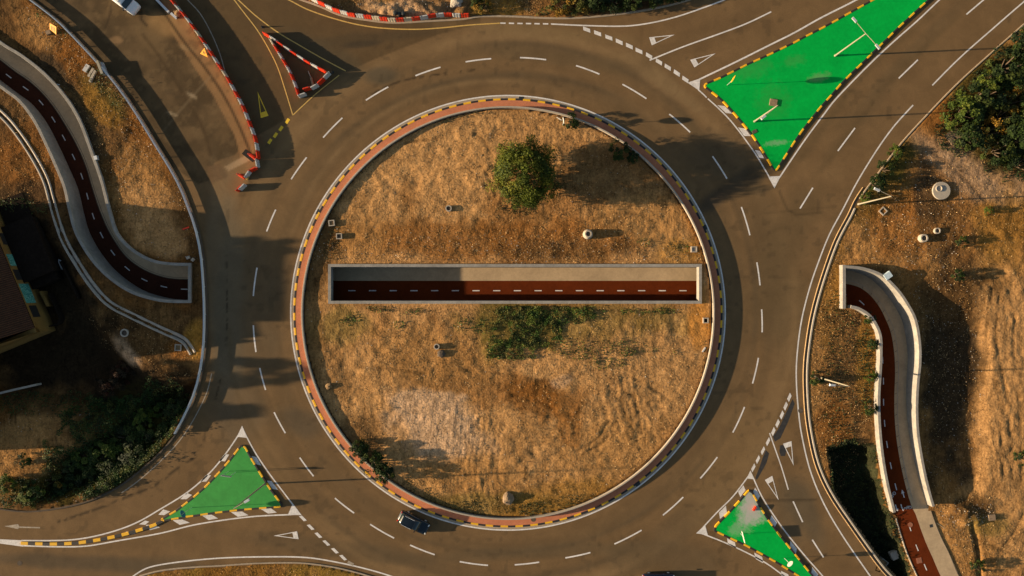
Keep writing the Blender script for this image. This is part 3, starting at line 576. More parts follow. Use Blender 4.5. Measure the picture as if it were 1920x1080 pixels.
line([(397, 700), (388, 735), (372, 770), (350, 808), (325, 840), (290, 875), (255, 905), (228, 924)], 2.2, 'edge_line', 'paint_worn')
line([(-60, 1000), (0, 1013), (20, 1014), (40, 1015)], 2, 'edge_line')
shape([(-30, 1011), (0, 1011), (42, 1013), (44, 1025), (0, 1019), (-30, 1016)], 'nose_marking')
for T in ([(1289, 155), (1313, 147), (1311, 170)], [(1440, 331), (1464, 330), (1452, 353)], [(1407, 882), (1400, 897), (1415, 899)], [(1305, 1000), (1322, 984), (1327, 1003)], [(454, 798), (444, 819), (464, 821)], [(566, 966), (548, 946), (540, 965)]):
    shape(T, 'nose_marking')
def dash(a, b, w=2.7, bend=True):
    # curved with the ring
    ra, rb = math.hypot(a[0] - RC[0], a[1] - RC[1]), math.hypot(b[0] - RC[0], b[1] - RC[1]); ta, tb = math.atan2(RC[1] - a[1], a[0] - RC[0]), math.atan2(RC[1] - b[1], b[0] - RC[0])
    if not bend: P = [W(*a), W(*b)]
    else:
        if tb - ta > math.pi: tb -= 2 * math.pi
        if ta - tb > math.pi: ta -= 2 * math.pi
        P = [W(*ringpt(ta + (tb - ta) * i / 6, ra + (rb - ra) * i / 6)) for i in range(7)]
    paintobj('lane_dash', lambda mb: ribbon(mb, P, w / 12.8, PZ))
for d in [(686, 188, 728, 163), (606, 258, 642, 221), (546, 336, 575, 295), (500, 434, 517, 393), (475, 555, 482, 502), (475, 610, 480, 660), (487, 690, 498, 731), (514, 773, 535, 812), (562, 858, 588, 893), (628, 934, 664, 962),
          (694, 983, 739, 1009), (769, 1022, 815, 1040), (862, 1053, 915, 1060), (965, 1059, 1011, 1054), (1060, 1046, 1107, 1036), (1152, 1020, 1203, 994), (1243, 966, 1281, 932), (1313, 897, 1345, 857), (1374, 811, 1396, 763), (1411, 719, 1422, 671),
          (1429, 623, 1428, 580), (1425, 535, 1419, 492), (1406, 441, 1390, 388), (1363, 335, 1336, 293), (1294, 248, 1255, 214), (1212, 185, 1167, 158), (1124, 139, 1080, 123), (1024, 112, 975, 108), (921, 110, 873, 116), (826, 126, 779, 142)]:
    dash(d[:2], d[2:])
for d in [(1812, 27, 1845, -1), (1685, 147, 1721, 112), (1571, 283, 1603, 240), (1500, 391, 1524, 352), (1487, 940, 1505, 979), (1523, 1012, 1544, 1045), (1568, 1085, 1590, 1120)]: dash(d[:2], d[2:], 2.7, False)
def yrow(C_, dirn, L_, w_, sk, name='give_way_mark', m='paint'):
    for (x, y) in C_:
        u = Vector(dirn).normalized(); v = Vector((-u.y, u.x)); h1, h2 = L_ / 2, w_ / 2
        c = Vector((x, y)); shape([tuple(c - u * h1 - v * h2 - u * sk), tuple(c + u * h1 - v * h2 - u * sk), tuple(c + u * h1 + v * h2 + u * sk), tuple(c - u * h1 + v * h2 + u * sk)], name, m)
yrow([(1100, 55.5), (1120.5, 62.5), (1141.5, 70.5)], (1, .36), 14, 6.5, 1.5); yrow([(1161, 78.5), (1180, 86.5), (1198, 95.5)], (1, .45), 14, 6.5, 1.5); yrow([(1217, 105), (1235.5, 116), (1252, 126)], (1, .6), 13.5, 6.5, 1.5); yrow([(1269, 137), (1285, 149)], (1, .66), 13.5, 6.5, 1.5)
yrow([(1480, 745), (1473, 761.5), (1466, 778), (1458, 794), (1450, 809)], (-.46, 1), 12.5, 5.5, -2); yrow([(1440, 828), (1430.5, 845), (1421, 861.5), (1412.5, 877)], (-.54, 1), 12.5, 5, -2)
yrow([(568, 972), (582.5, 988.5), (597, 1003.5), (612, 1018), (628, 1032.5), (643.5, 1045.5)], (1, 1), 13, 5, -1.5); yrow([(657.5, 1056)], (1, .5), 12, 5, 0, 'give_way_mark', 'paint_worn')
yrow([(539, 227), (527, 241), (516.5, 253.5), (506, 265)], (-.68, 1), 10, 5.5, 0, 'works_give_way_mark', 'paint_signal')
def gtri(a, b, c, k=.6, wf=.0, m='paint', name='give_way_triangle'):
    # a, b = ends of the thick base, c = far point
    a, b, c = Vector(a), Vector(b), Vector(c); mid = (a + b) / 2; ax = mid - c; L_ = ax.length; wb = (b - a).length / 2; tv = (b - a).normalized()
    d_ = 1.5; t1 = L_ * .80; hw = wb * t1 / L_ - d_; ia = c + ax * (t1 / L_) - tv * hw; ib = c + ax * (t1 / L_) + tv * hw; ic = c + ax * min(.6, d_ / wb)
    shape([tuple(a), tuple(b), tuple(c)], name, m, holes=[[tuple(ia), tuple(ib), tuple(ic)]])
gtri((1217, 70), (1222, 85), (1265, 65)); gtri((1294, 112), (1302, 126.5), (1342, 100)); gtri((1468, 832), (1484, 827), (1488, 873)); gtri((1434, 900), (1448, 892), (1460, 938)); gtri((557, 996), (560, 1011), (513, 1004.5))
gtri((489, 221.5), (503.5, 217), (483, 172), m='paint_signal', name='works_give_way_triangle')
def bars(L_):
    for P in L_: shape(P, 'hatch_bar', z=PZ)
bars([[(1345, 197), (1359, 199), (1373, 213), (1361, 212)], [(1384, 239), (1397, 241), (1408, 255), (1395, 255)], [(1415, 281), (1425, 283), (1433, 297), (1424, 296)],
      [(422, 852), (430, 852), (422, 865), (411, 864)], [(386, 891), (396, 891), (387, 903), (376, 903)], [(350, 924), (360, 928), (350, 936), (338, 936)], [(306, 955), (319, 959), (308, 966), (297, 965)], [(272, 976), (280, 978), (272, 984), (261, 983)],
      [(471, 855), (481, 857), (490, 873), (479, 870)], [(500, 901), (509, 902), (521, 918), (511, 917)], [(488, 954), (508, 953), (519, 961), (503, 963)], [(433, 960), (454, 959), (466, 966), (446, 969)],
      [(378, 966), (397, 965), (409, 972), (391, 975)], [(323, 975), (342, 974), (356, 980), (337, 984)], [(273, 984), (288, 984), (300, 989), (281, 994)], [(236, 997), (247, 996), (254, 1000), (240, 1003)],
      [(1394, 910), (1398, 919), (1388, 932), (1384, 922)], [(1361, 948), (1363, 962), (1350, 973), (1348, 961)], [(1416, 914), (1425, 930), (1421, 938), (1412, 922)], [(1447, 966), (1457, 980), (1453, 988), (1443, 976)], [(1482, 1014), (1494, 1029), (1492, 1040), (1481, 1026)], [(1523, 1063), (1534, 1077), (1532, 1090), (1521, 1075)],
      [(1363, 1009), (1378, 1017), (1380, 1028), (1365, 1020)], [(1414, 1036), (1429, 1044), (1431, 1056), (1417, 1048)], [(1464, 1070), (1478, 1077), (1480, 1088), (1466, 1082)]])
shape([(8, 986.5), (34, 982.5), (36, 987), (75, 988.2), (75, 990.6), (36, 989.6), (34, 992)], 'lane_arrow', 'paint_worn')
shape([(1486, 748), (1490, 757), (1478, 790), (1463, 822), (1453, 828), (1449, 819), (1458, 806), (1464, 795), (1470, 782), (1478, 765)], 'tar_patch', 'tar', z=.004)
shape([(1436, 844), (1442, 850), (1437, 868), (1426, 888), (1419, 900), (1416, 896), (1424, 876), (1430, 858)], 'tar_patch', 'tar', z=.004)
shape([(1463, 835), (1470, 834), (1474, 846), (1472, 855), (1464, 855), (1461, 846)], 'tar_patch', 'tar', z=.004)
for x, y in ((37, 1056), (1501, 770)):
    mb = MB(); c = W(x, y); mb.lathe((c.x, c.y, 0), [(.36, 0), (.36, .012), (.30, .012), (.29, .008), (.0, .008)], 20); tag(mb.build('manhole_cover', M['concrete_dark']), 'round iron manhole cover in the south-west arm of the road' if x < 99 else 'brown manhole cover between edge line and kerb on the east side', 'manhole cover', 'manhole covers')

# ------------------------------------------------------------------ kerbs and central ring
def kerb_sweep(P, w, h_, step=None, closed=False, name='kerb', mats=None, label='', z=0.0, pat=None, parent=None):
    mb = MB(); prof = [(w / 2, -.1), (w / 2, h_ - .02), (w / 2 - .03, h_), (-w / 2 + .03, h_), (-w / 2, h_ - .02), (-w / 2, -.1)]
    mb.sweep([Vector((p.x, p.y, z)) for p in P], prof, closed=closed, mat_of=pat); o = mb.build(name, mats, parent)
    if not parent: tag(o, label, 'kerb', kind='structure')
    return o
def pattern_path(P, L1, closed):
    """resample so that yellow/black joints fall on vertices; 4 steps per block"""
    tot = plen(P, closed)[-1]; nb = max(2, int(round(tot / L1)) // 2 * 2); return resample(P, n=nb * 4 + (0 if closed else 1), closed=closed)
ringP = WP([ringpt(2 * math.pi * i / 720, 400) for i in range(720)])
kerb_sweep(ringP, .28, .15, closed=True, mats=[M['kerb_yellow'], M['kerb_black']], label='yellow and black painted kerb round the central island', pat=lambda i: (i // 4) % 2)
def annulus(name, r0, r1, z, m, label):
    mb = MB(); n = 240; a = WP([ringpt(2 * math.pi * i / n, r0) for i in range(n)]); b = WP([ringpt(2 * math.pi * i / n, r1) for i in range(n)])
    mb.add([(p.x, p.y, z) for p in a] + [(p.x, p.y, z) for p in b], [(i, (i + 1) % n, n + (i + 1) % n, n + i) for i in range(n)]); o = mb.build(name, M[m], fix=False)
    for p in o.data.polygons:
        if p.normal.z < 0: o.data.flip_normals()
        break
    return tag(o, label, name.replace('_', ' '), kind='structure')
annulus('gutter', 398, 405.4, .012, 'gutter', 'pale concrete gutter strip outside the ring kerb')
annulus('apron', 384, 398.5, .13, 'brick', 'red brick apron between the ring kerb and the low wall')
M['gutter_mark'] = M['tar']
mb = MB(); PW = WP([ringpt(2 * math.pi * i / 300, 383.3) for i in range(300)])
mb.sweep([Vector((p.x, p.y, 0)) for p in PW], [(.11, -.3), (.11, .84), (.09, .86), (-.09, .86), (-.11, .84), (-.11, -.3)], closed=True)
tag(mb.build('ring_wall', M['concrete_light']), 'low pale concrete wall circling the sandy central island', 'low wall')
mb = MB(); c = W(1000, 974, .13); mb.lathe((c.x, c.y, .13), [(.34, -.05), (.34, .014), (.27, .014), (.26, .008), (0, .008)], 20); tag(mb.build('manhole_cover', M['concrete_dark']), 'dark round manhole cover in the red brick apron', 'manhole cover', 'manhole covers')
for x, y, t in ((978, 181, 'north'), (1320, 427, 'east'), (1195, 907, 'south-east'), (594, 396, 'north-west')):
    mb = MB(); c = W(x, y, 0); a = math.atan2(RC[1] - y, x - RC[0]); c = W(*ringpt(a, 403), 0); mb.box((c.x, c.y, 0), (.5, .75, .018), a); 
    for k in range(4): mb.box((c.x + math.cos(a + math.pi / 2) * (-.27 + .18 * k), c.y + math.sin(a + math.pi / 2) * (-.27 + .18 * k), .018), (.44, .04, .01), a)
    tag(mb.build('drain_grate', M['dark_metal']), 'iron drain grate in the ring gutter on the %s side' % t, 'drain grate', 'drain grates in the ring gutter')
# outer kerbs
kerb_sweep(offset(resample(Kw['left'], .8), .02), .22, .13, mats=M['concrete_dark'], label='dull kerb along the western verge')
kerb_sweep(resample(Kw['top'], .8), .28, .10, mats=M['gutter'], label='worn kerb along the northern verge')
kerb_sweep(resample(Kw['bottom'], .8), .22, .12, mats=M['gutter'], label='kerb round the southern verge')
kr = resample(Kw['right'], .8); i0 = min(range(len(kr)), key=lambda i: (kr[i] - W(1612, 372)).length)
kerb_sweep(kr[:i0 + 1], .2, .13, mats=M['gutter'], label='sunlit kerb beside the north-east arm')
kerb_sweep(kr[i0 + 2:], .24, .16, mats=M['concrete_light'], label='white concrete kerb outside the eastern drain')
inn = offset(kr, -.55)
kerb_sweep(inn[i0 - 2:], .12, .09, mats=[mat('kerb_sandy', (.50, .33, .16), .85, noise=.2)], label='thin sandy kerb inside the eastern drain')
mb = MB(); ribbon(mb, offset(kr, -.3)[i0:], .34, .006); tag(mb.build('drain_channel', M['concrete_dark'], fix=False), 'dark drain channel between the eastern kerbs', 'drain channel', kind='structure')

# ------------------------------------------------------------------ green splitter islands
def corner(P, r=2, closed=True):
    out = []; n = len(P)
    for i in range(n):
        a, b, c = Vector(P[i - 1]), Vector(P[i]), Vector(P[(i + 1) % n]); u = (a - b); v = (c - b); ang = u.angle(v)
        if ang < 2.4:
            p0 = b + u.normalized() * min(r, u.length / 3); p1 = b + v.normalized() * min(r, v.length / 3)
            for k in range(5):
                t = k / 4; q = (1 - t) ** 2 * p0 + 2 * t * (1 - t) * b + t * t * p1; out.append(tuple(q))
        else: out.append(tuple(b))
    return out
def green_isle(P, m, label, block=1.06):
    Q = WP(corner(P, 4)); A = sum(Q[i].x * Q[(i + 1) % len(Q)].y - Q[(i + 1) % len(Q)].x * Q[i].y for i in range(len(Q)))
    if A < 0: Q = Q[::-1]
    pp = pattern_path(Q, block, True); inner = offset(pp, .12, True)
    mb = MB(); mb.prism([(p.x, p.y) for p in offset(pp, .20, True)], None, .135); root = tag(mb.build('traffic_island', M[m], fix=False), label, 'traffic island', kind='structure')
    kerb_sweep(inner, .27, .16, closed=True, mats=[M['kerb_yellow'], M['kerb_black']], pat=lambda i: (i // 4) % 2, parent=root)
    return root
green_isle([(1321, 157), (1319, 163), (1341, 180), (1355, 192), (1375, 214), (1392, 234), (1410, 256), (1427, 282), (1441, 306), (1449, 320), (1456, 321), (1470, 299), (1489, 269), (1504, 247), (1521, 225), (1540, 201), (1560, 179), (1577, 159), (1599, 137), (1620, 117), (1640, 97), (1662, 76), (1682, 56), (1725, 16), (1743, 0), (1810, -60), (1780, -75), (1700, -35), (1634, 0), (1612, 12), (1587, 26), (1562, 40), (1536, 54), (1512, 66), (1486, 80), (1440, 102), (1400, 120), (1350, 145)],
           'green', 'large bright green coated splitter island of the north-east arm')
green_isle([(452, 833), (461, 837), (475, 862), (492, 890), (510, 918), (531, 946), (527, 951), (500, 953), (450, 957), (400, 963), (350, 970), (308, 977), (300, 974), (330, 956), (360, 933), (385, 911), (410, 885), (430, 862)], 'green_sw', 'faded green splitter island of the south-west arm')
green_isle([(1403, 917), (1411, 922), (1424, 946), (1442, 975), (1464, 1004), (1490, 1036), (1518, 1071), (1560, 1120), (1620, 1180), (1590, 1180), (1520, 1100), (1495, 1080), (1460, 1058), (1430, 1041), (1395, 1022), (1360, 1006), (1337, 995), (1341, 984), (1362, 963), (1385, 938)],
           'green', 'green splitter island of the south-east arm dusted with spilled cement')
tail = pattern_path(spline(WP([(306, 976), (290, 984), (270, 991), (250, 997), (230, 1002.5), (210, 1007), (190, 1011), (165, 1015), (140, 1018), (100, 1019.5), (70, 1019), (40, 1018)]), 5), 1.06, False)
kerb_sweep(tail, .46, .15, mats=[M['kerb_yellow'], M['kerb_black']], label='yellow and black kerb tail trailing west from the faded green island', pat=lambda i: (i // 4 + 1) % 2)

# ------------------------------------------------------------------ underpass: walls, floors
def wall_obj(name, P, side, ztop, zbot, label, cap=True):
    """P = outer edge; the wall lies on side (+1 left / -1 right) of travel"""
    mb = MB(); n = len(P); vs = []
    inn_ = offset(P, side * WT)
    ring = []
    for i in range(n):
        o, q = P[i], inn_[i]; zb = zbot(q) - .3
        vs += [(o.x, o.y, zb), (o.x, o.y, ztop - .03), (o.x + (q.x - o.x) * .07, o.y + (q.y - o.y) * .07, ztop), (o.x + (q.x - o.x) * .93, o.y + (q.y - o.y) * .93, ztop), (q.x, q.y, ztop - .03), (q.x, q.y, zb)]
    fs = []
    for i in range(n - 1):
        for k in range(5): fs.append((i * 6 + k, i * 6 + k + 1, (i + 1) * 6 + k + 1, (i + 1) * 6 + k))
    fs += [tuple(range(6)), tuple((n - 1) * 6 + k for k in range(5, -1, -1))]
    mb.add(vs, fs); return tag(mb.build(name, M['wall']), label, 'retaining wall')
wall_obj('retaining_wall', LW_R, -1, LT, zleft, 'curving concrete wall on the footpath side of the western ramp')
wall_obj('retaining_wall', LW_L, 1, LT, zleft, 'blue-shaded curving concrete wall on the outer side of the western ramp')
wall_obj('retaining_wall', RW_L, 1, RT_, zright, 'sunlit cream concrete wall beside the cycle lane of the eastern ramp')
wall_obj('retaining_wall', RW_R, -1, RT_, zright, 'tall curving concrete wall on the footpath side of the eastern ramp')
def beam(name, x, y0, y1, zt, zb, t, label, sgn=1):
    mb = MB(); mb.box((x + sgn * t / 2, (y0 + y1) / 2, zb), (t, abs(y1 - y0), zt - zb)); return tag(mb.build(name, M['wall']), label, 'portal beam')
bxl = W(352.5, 530, LT).x
beam('portal_beam', bxl + .0, W(0, 493, LT).y, W(0, 568, LT).y, LT + .003, -.42, .42, 'concrete portal beam at the tunnel mouth of the western ramp')
bxr = W(1580, 530, RT_).x
beam('portal_beam', bxr, W(0, 497, RT_).y + .02, W(0, 577, 0).y - .1, RT_ + .003, -.42, .45, 'pale concrete portal beam at the tunnel mouth of the eastern ramp')
for (a, b, c, d, z0, lab) in ((cx0, cy1 - WT, cx1, cy1, FLOOR - .3, 'long straight concrete wall on the north side of the middle trench'), (cx0, cy0, cx1, cy0 + WT, FLOOR - .3, 'long straight concrete wall on the south side of the middle trench'),
                         (cx0, cy0 + WT, cx0 + WT, cy1 - WT, -.42, 'short shaded headwall closing the west end of the middle trench'), (cx1 - WT, cy0 + WT, cx1, cy1 - WT, -.42, 'short sunlit headwall closing the east end of the middle trench')):
    mb = MB(); mb.box(((a + c) / 2, (b + d) / 2, z0), (c - a - .004, d - b - .004, CT - z0)); tag(mb.build('retaining_wall', M['wall']), lab, 'retaining wall')
# tunnel linings under the road
yc0, yc1 = cy0 + WT, cy1 - WT
def tunnel(x0, x1, ya0, ya1, yb0, yb1, lab):
    mb = MB(); z1 = -.42; z0 = FLOOR - .05
    mb.quad((x0, ya0, z0), (x1, yb0, z0), (x1, yb0, z1), (x0, ya0, z1)); mb.quad((x0, ya1, z0), (x1, yb1, z0), (x1, yb1, z1), (x0, ya1, z1)); mb.quad((x0, ya0, z1), (x1, yb0, z1), (x1, yb1, z1), (x0, ya1, z1))
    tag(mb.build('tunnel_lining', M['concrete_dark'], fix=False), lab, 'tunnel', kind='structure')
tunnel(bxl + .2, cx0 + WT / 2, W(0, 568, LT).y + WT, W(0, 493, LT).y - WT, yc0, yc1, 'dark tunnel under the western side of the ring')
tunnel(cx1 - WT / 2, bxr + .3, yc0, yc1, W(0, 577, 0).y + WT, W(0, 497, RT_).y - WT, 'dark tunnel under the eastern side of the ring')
def floor_strip(name, L_, R_, zf, n, f0, f1, m, label, cat, dz=0.0):
    A = resample(L_, n=n); B_ = resample(R_, n=n); mb = MB(); vs = []
    for k, (a, b) in enumerate(zip(A, B_)):
        for f in (f0, f1): f = f(k / (n - 1)) if callable(f) else f; p = a.lerp(b, f); vs.append((p.x, p.y, zf(a.lerp(b, .5)) + dz))
    mb.add(vs, [(2 * i, 2 * i + 1, 2 * i + 3, 2 * i + 2) for i in range(n - 1)]); o = mb.build(name, M[m], fix=False)
    if o.data.polygons[0].normal.z < 0: o.data.flip_normals()
    return tag(o, label, cat, kind='structure')
# western ramp: left of travel (towards the portal) is the footpath side
fl = offset(LW_L, WT - .03); fr = offset(LW_R, -(WT - .03)); 
def mid(f, L_, R_, n): return [a.lerp(b, f if not callable(f) else f(i / (n - 1))) for i, (a, b) in enumerate(zip(resample(L_, n=n), resample(R_, n=n)))]
def bf(u): return float(np.interp(u, [0, .2, .45, .72, .9, 1], [.54, .53, .46, .46, .58, .62]))
M['bike_shaded'] = mat('cycle_surface_shaded', (.050, .017, .009), 0.9, noise=.12, nscale=3, noise2=.2, n2scale=.4, spec=.06)  # same red surface, darkened in colour for the shaded western ramp
bikeW = floor_strip('cycle_path', fl, fr, zleft, 90, 0, bf, 'bike_shaded', 'red cycle path down the western ramp, coloured as in shade', 'cycle path')
footW = floor_strip('footpath', fl, fr, zleft, 90, bf, 1, 'footpath', 'grey footpath down the western ramp', 'footpath', .12)
er = offset(RW_R, -(WT - .03)); el = offset(RW_L, WT - .03)
el2 = el + [Vector((p.x, p.y, 0)) for p in pathR_end_L]; er2 = er + [Vector((p.x, p.y, 0)) for p in pathR_end_R]
# split each at the end of the walls so both sides keep pace
def joinlr(f, n1=80, n2=30):
    a = mid(f, el, er, n1); b = [p.lerp(q, f) for p, q in zip(resample(pathR_end_L, n=n2), resample(pathR_end_R, n=n2))]; return a + b
def zr2(p): return min(.06, zright(p))
E0, E1 = joinlr(0), joinlr(1)
def ef(i): return float(np.interp(i, [0, 8, 42, 76, 110], [.60, .66, .66, .565, .555]))
def elr(g): return [a.lerp(b, g(i)) for i, (a, b) in enumerate(zip(E0, E1))]
Em = elr(ef)
def strip2(name, A, B_, m, label, cat, dz):
    mb = MB(); vs = []
    for a, b, c_ in zip(A, B_, [p.lerp(q, .5) for p, q in zip(E0, E1)]):
        z = zr2(c_) + dz; vs += [(a.x, a.y, z), (b.x, b.y, z)]
    mb.add(vs, [(2 * i, 2 * i + 1, 2 * i + 3, 2 * i + 2) for i in range(len(A) - 1)]); o = mb.build(name, M[m], fix=False)
    if o.data.polygons[0].normal.z < 0: o.data.flip_normals()
    return tag(o, label, cat, kind='structure')
bikeE = strip2('cycle_path', E0, Em, 'bike_red', 'red cycle path climbing the eastern ramp', 'cycle path', 0)
footE = strip2('footpath', Em, E1, 'footpath', 'pale footpath climbing the eastern ramp', 'footpath', .02)
# raised lip with joints between cycle path and footpath
def zset(P, C_, zf): return [Vector((p.x, p.y, zf(c))) for p, c in zip(P, C_)]
midW, midE = mid(.5, fl, fr, 90), [a.lerp(b, .5) for a, b in zip(E0, E1)]
def lipobj(P, lab, w=.10, hh=.12, m='concrete_dark'):
    mb = MB(); Q = resample(P, .8); mb.sweep([Vector(p) for p in Q], [(w / 2, -.05), (w / 2, hh), (-w / 2, hh), (-w / 2, -.05)])
    return tag(mb.build('kerb', M[m]), lab, 'kerb', kind='structure')
lipobj(zset(mid(bf, fl, fr, 90), midW, zleft), 'thin kerb between cycle path and footpath on the western ramp', .10, .16)
lipobj(zset(mid(lambda u: bf(u) + .045, fl, fr, 90), midW, zleft), 'second thin kerb line on the western ramp', .05, .15)
ln = zset(elr(lambda i: ef(i) + .09)[:78], midE, zr2)
lipobj(ln, 'thin kerb on the eastern ramp footpath', .05, .06, 'concrete')
mb = MB(); q = resample(zset(elr(lambda i: ef(i) + .04), midE, zr2)[6:78], 1.55)
for i in range(1, len(q) - 1):
    d = (q[i + 1] - q[i - 1]).normalized(); nn = Vector((d.y, -d.x, 0)); a = math.atan2(nn.y, nn.x); c = q[i] + nn * -.25
    c = q[i]; mb.box((c.x, c.y, c.z + .022), (.40, .05, .02), a + .5)
o = mb.build('joint', M['dark_metal'], footE)
# middle trench floor (continues through both tunnels)
yb = W(0, 526.5, FLOOR).y; xl, xr = W(352, 0, FLOOR).x * 1.0, bxr + .5
bikeC = MB(); bikeC.quad((bxl, yc0 - .02, FLOOR), (bxr + .45, yc0 - .02, FLOOR), (bxr + .45, yb, FLOOR), (bxl, yb, FLOOR)); bikeC = tag(bikeC.build('cycle_path', M['bike_red'], fix=False), 'red cycle path along the middle trench floor', 'cycle path', kind='structure')
fc = MB(); fc.quad((bxl, yb, FLOOR + .12), (bxr + .45, yb, FLOOR + .12), (bxr + .45, yc1 + .02, FLOOR + .12), (bxl, yc1 + .02, FLOOR + .12)); fc.quad((bxl, yb, FLOOR), (bxr + .45, yb, FLOOR), (bxr + .45, yb, FLOOR + .12), (bxl, yb, FLOOR + .12))
tag(fc.build('footpath', M['footpath'], fix=False), 'grey footpath along the middle trench floor', 'footpath', kind='structure')
for k in range(17):
    x0, x1 = 653 + k * 38.8, 666.5 + k * 38.8; mb = MB(); a = W(x0, 545, FLOOR); b = W(x1, 545, FLOOR); ribbon(mb, [a, b], .15, FLOOR + .008); mb.build('lane_dash', M['paint'], bikeC, fix=False)
def path_dashes(P, step, ln_, parent, start=0.0, w=.15):
    L = plen(P); tot = L[-1]; s_ = start; fine_ = resample(P, .1)
    while s_ + ln_ < tot:
        seg = fine_[int(s_ / .1):int((s_ + ln_) / .1) + 1]; mb = MB(); ribbon(mb, [Vector((p.x, p.y, p.z + .014)) for p in seg[::2]], w, None); mb.build('lane_dash', M['paint'], parent, fix=False); s_ += step
path_dashes(zset(mid(lambda u: bf(u) * .52, fl, fr, 90), midW, zleft), 3.12, 1.05, bikeW, .9)
path_dashes(zset(elr(lambda i: ef(i) * .53), midE, zr2), 3.1, 1.05, bikeE, .5, .14)
# painted arrows and bicycles on the eastern path
def emb_z(px, py):
    z = 0
    for _ in range(3):
        p = W(px, py, z); p.z = 0; i = min(range(len(E0)), key=lambda k: min((E0[k].lerp(E1[k], t / 8) - p).length for t in range(9))); z = zr2(midE[i])
    return W(px, py, z + .012), z + .012
def pstroke(pts, w, name, parent=bikeE):
    mb = MB(); P = []
    for x, y in pts: q, z = emb_z(x, y); P.append(q)
    ribbon(mb, P, w / 12.8, None); return mb
def multi(name, strokes, polys=(), w=1.6):
    mb = MB()
    for s_ in strokes: ribbon(mb, [emb_z(*p)[0] + Vector((0, 0, .012)) for p in s_], w / 12.8, None)
    for P in polys: Q = [emb_z(*p)[0] + Vector((0, 0, .014)) for p in P]; mb.add(Q, [tuple(range(len(Q)))])
    mb.build(name, M['paint'], bikeE, fix=False)
multi('path_arrow', [[(1695.5, 933), (1692, 922)]], [[(1691, 918), (1696, 924), (1690, 925.5)]], 1.8)
multi('path_arrow', [[(1679, 946), (1681.5, 957)]], [[(1679.5, 954.5), (1684, 953), (1683.5, 961)]], 1.8)
def circ(x, y, r): return [(x + r * math.cos(t * math.pi / 6), y + r * math.sin(t * math.pi / 6)) for t in range(13)]
multi('bicycle_symbol', [circ(1697.5, 954, 2.7), circ(1706, 951.5, 2.7), [(1697.5, 954), (1700.5, 949.5), (1704, 949)], [(1701, 953), (1704, 949), (1706, 951.5)], [(1700.5, 949.5), (1701, 953)]], (), .9)
multi('bicycle_symbol', [circ(1676.5, 925, 2.7), circ(1673, 930.5, 1.8), [(1676.5, 925), (1673.5, 927.5), (1674, 931)]], (), .9)
# edging beside the open end of the path
kerb_sweep(resample(spline([Vector((p.x, p.y, 0)) for p in offset(pathR_end_L, .05)], 5), .8), .16, .12, mats=M['concrete_light'], label='thin pale edging left of the open red cycle path')
kerb_sweep(resample(spline([Vector((p.x, p.y, 0)) for p in offset(pathR_end_R, -.05)], 5), .8), .10, .09, mats=M['concrete_dark'], label='thin edging right of the open footpath')
def flat_thing(name, px, py, r, z, m, label, cat, sq=False, rz=0):
    c = W(px, py, z); mb = MB()
    if sq: mb.box((c.x, c.y, z - .02), (r * 2, r * 2, .035), rz); mb.box((c.x, c.y, z + .015), (r * 1.6, r * 1.6, .008), rz)
    else: mb.lathe((c.x, c.y, z), [(r, -.02), (r, .014), (r * .84, .014), (r * .82, .008), (0, .008)], 20)
    return tag(mb.build(name, M[m]), label, cat)
M['cover_red'] = mat('red_cover', (.26, .10, .055), .85, noise=.2); 
flat_thing('manhole_cover', 1707, 984, .36, .07, 'cover_red', 'round reddish manhole cover in the open red cycle path', 'manhole cover')
flat_thing('access_cover', 1723.5, 1051, .40, .07, 'cover_red', 'square reddish access cover low on the red cycle path', 'access cover', True, R(12))
flat_thing('drain_grate', 1746, 986, .22, .08, 'dark_metal', 'small black square grate in the pale footpath', 'drain grate', True, R(12))

# ------------------------------------------------------------------ concrete ditch in the west
DZ = .12
ditch = resample(spline(WP([(-120, 130), (-60, 165), (0, 213), (30, 246), (60, 290), (84, 335), (96, 375), (108, 418), (122, 455), (142, 490), (172, 535), (205, 570), (250, 594), (300, 618), (340, 636), (352, 648), (361, 663)], .1), 6), .6)
def pz(p):
    i = int(round((p.y + 62) / DX)); j = int(round((p.x + 100) / DX)); return float(Z[min(max(i, 0), Z.shape[0] - 1), min(max(j, 0), Z.shape[1] - 1)])
mb = MB(); mb.sweep([Vector((p.x, p.y, .02)) for p in ditch], [(.58, -.35), (.56, .17), (.40, .20), (.12, .015), (-.12, .015), (-.30, .21), (-.46, .18), (-.48, -.35)])
dt = tag(mb.build('drainage_ditch', M['concrete']), 'narrow double-edged concrete drainage ditch winding beside the western ramp', 'drainage ditch')
mb = MB(); ribbon(mb, offset(ditch, 0.0), .20, .045); mb.build('bed_strip', M['concrete_dark'], dt, fix=False)  # darker strip along the ditch bottom

# ------------------------------------------------------------------ guard rail in the west
gr = resample([p for p in offset(spline(WP([(-40, -78), (10, -40)] + K['left'][:20] + [(333, 812)]), 6), -.15)], 2.0)
rail = tag(empty('guard_rail', gr[0]), 'long curving galvanised guard rail along the western road edge', 'guard rail')
mb = MB(); P = [Vector((p.x, p.y, 0)) - Vector(gr[0]) for p in gr]
mb.sweep(P, [(.10, .42), (.16, .50), (.10, .60), (.10, .68), (.16, .78), (.10, .88), (-.04, .90), (-.04, .40)])
mb.build('rail_beam', M['steel'], rail)
for i in range(0, len(P), 2):
    mb = MB(); mb.box((P[i].x, P[i].y, -.2), (.12, .12, .95)); mb.build('post', M['steel'], rail)

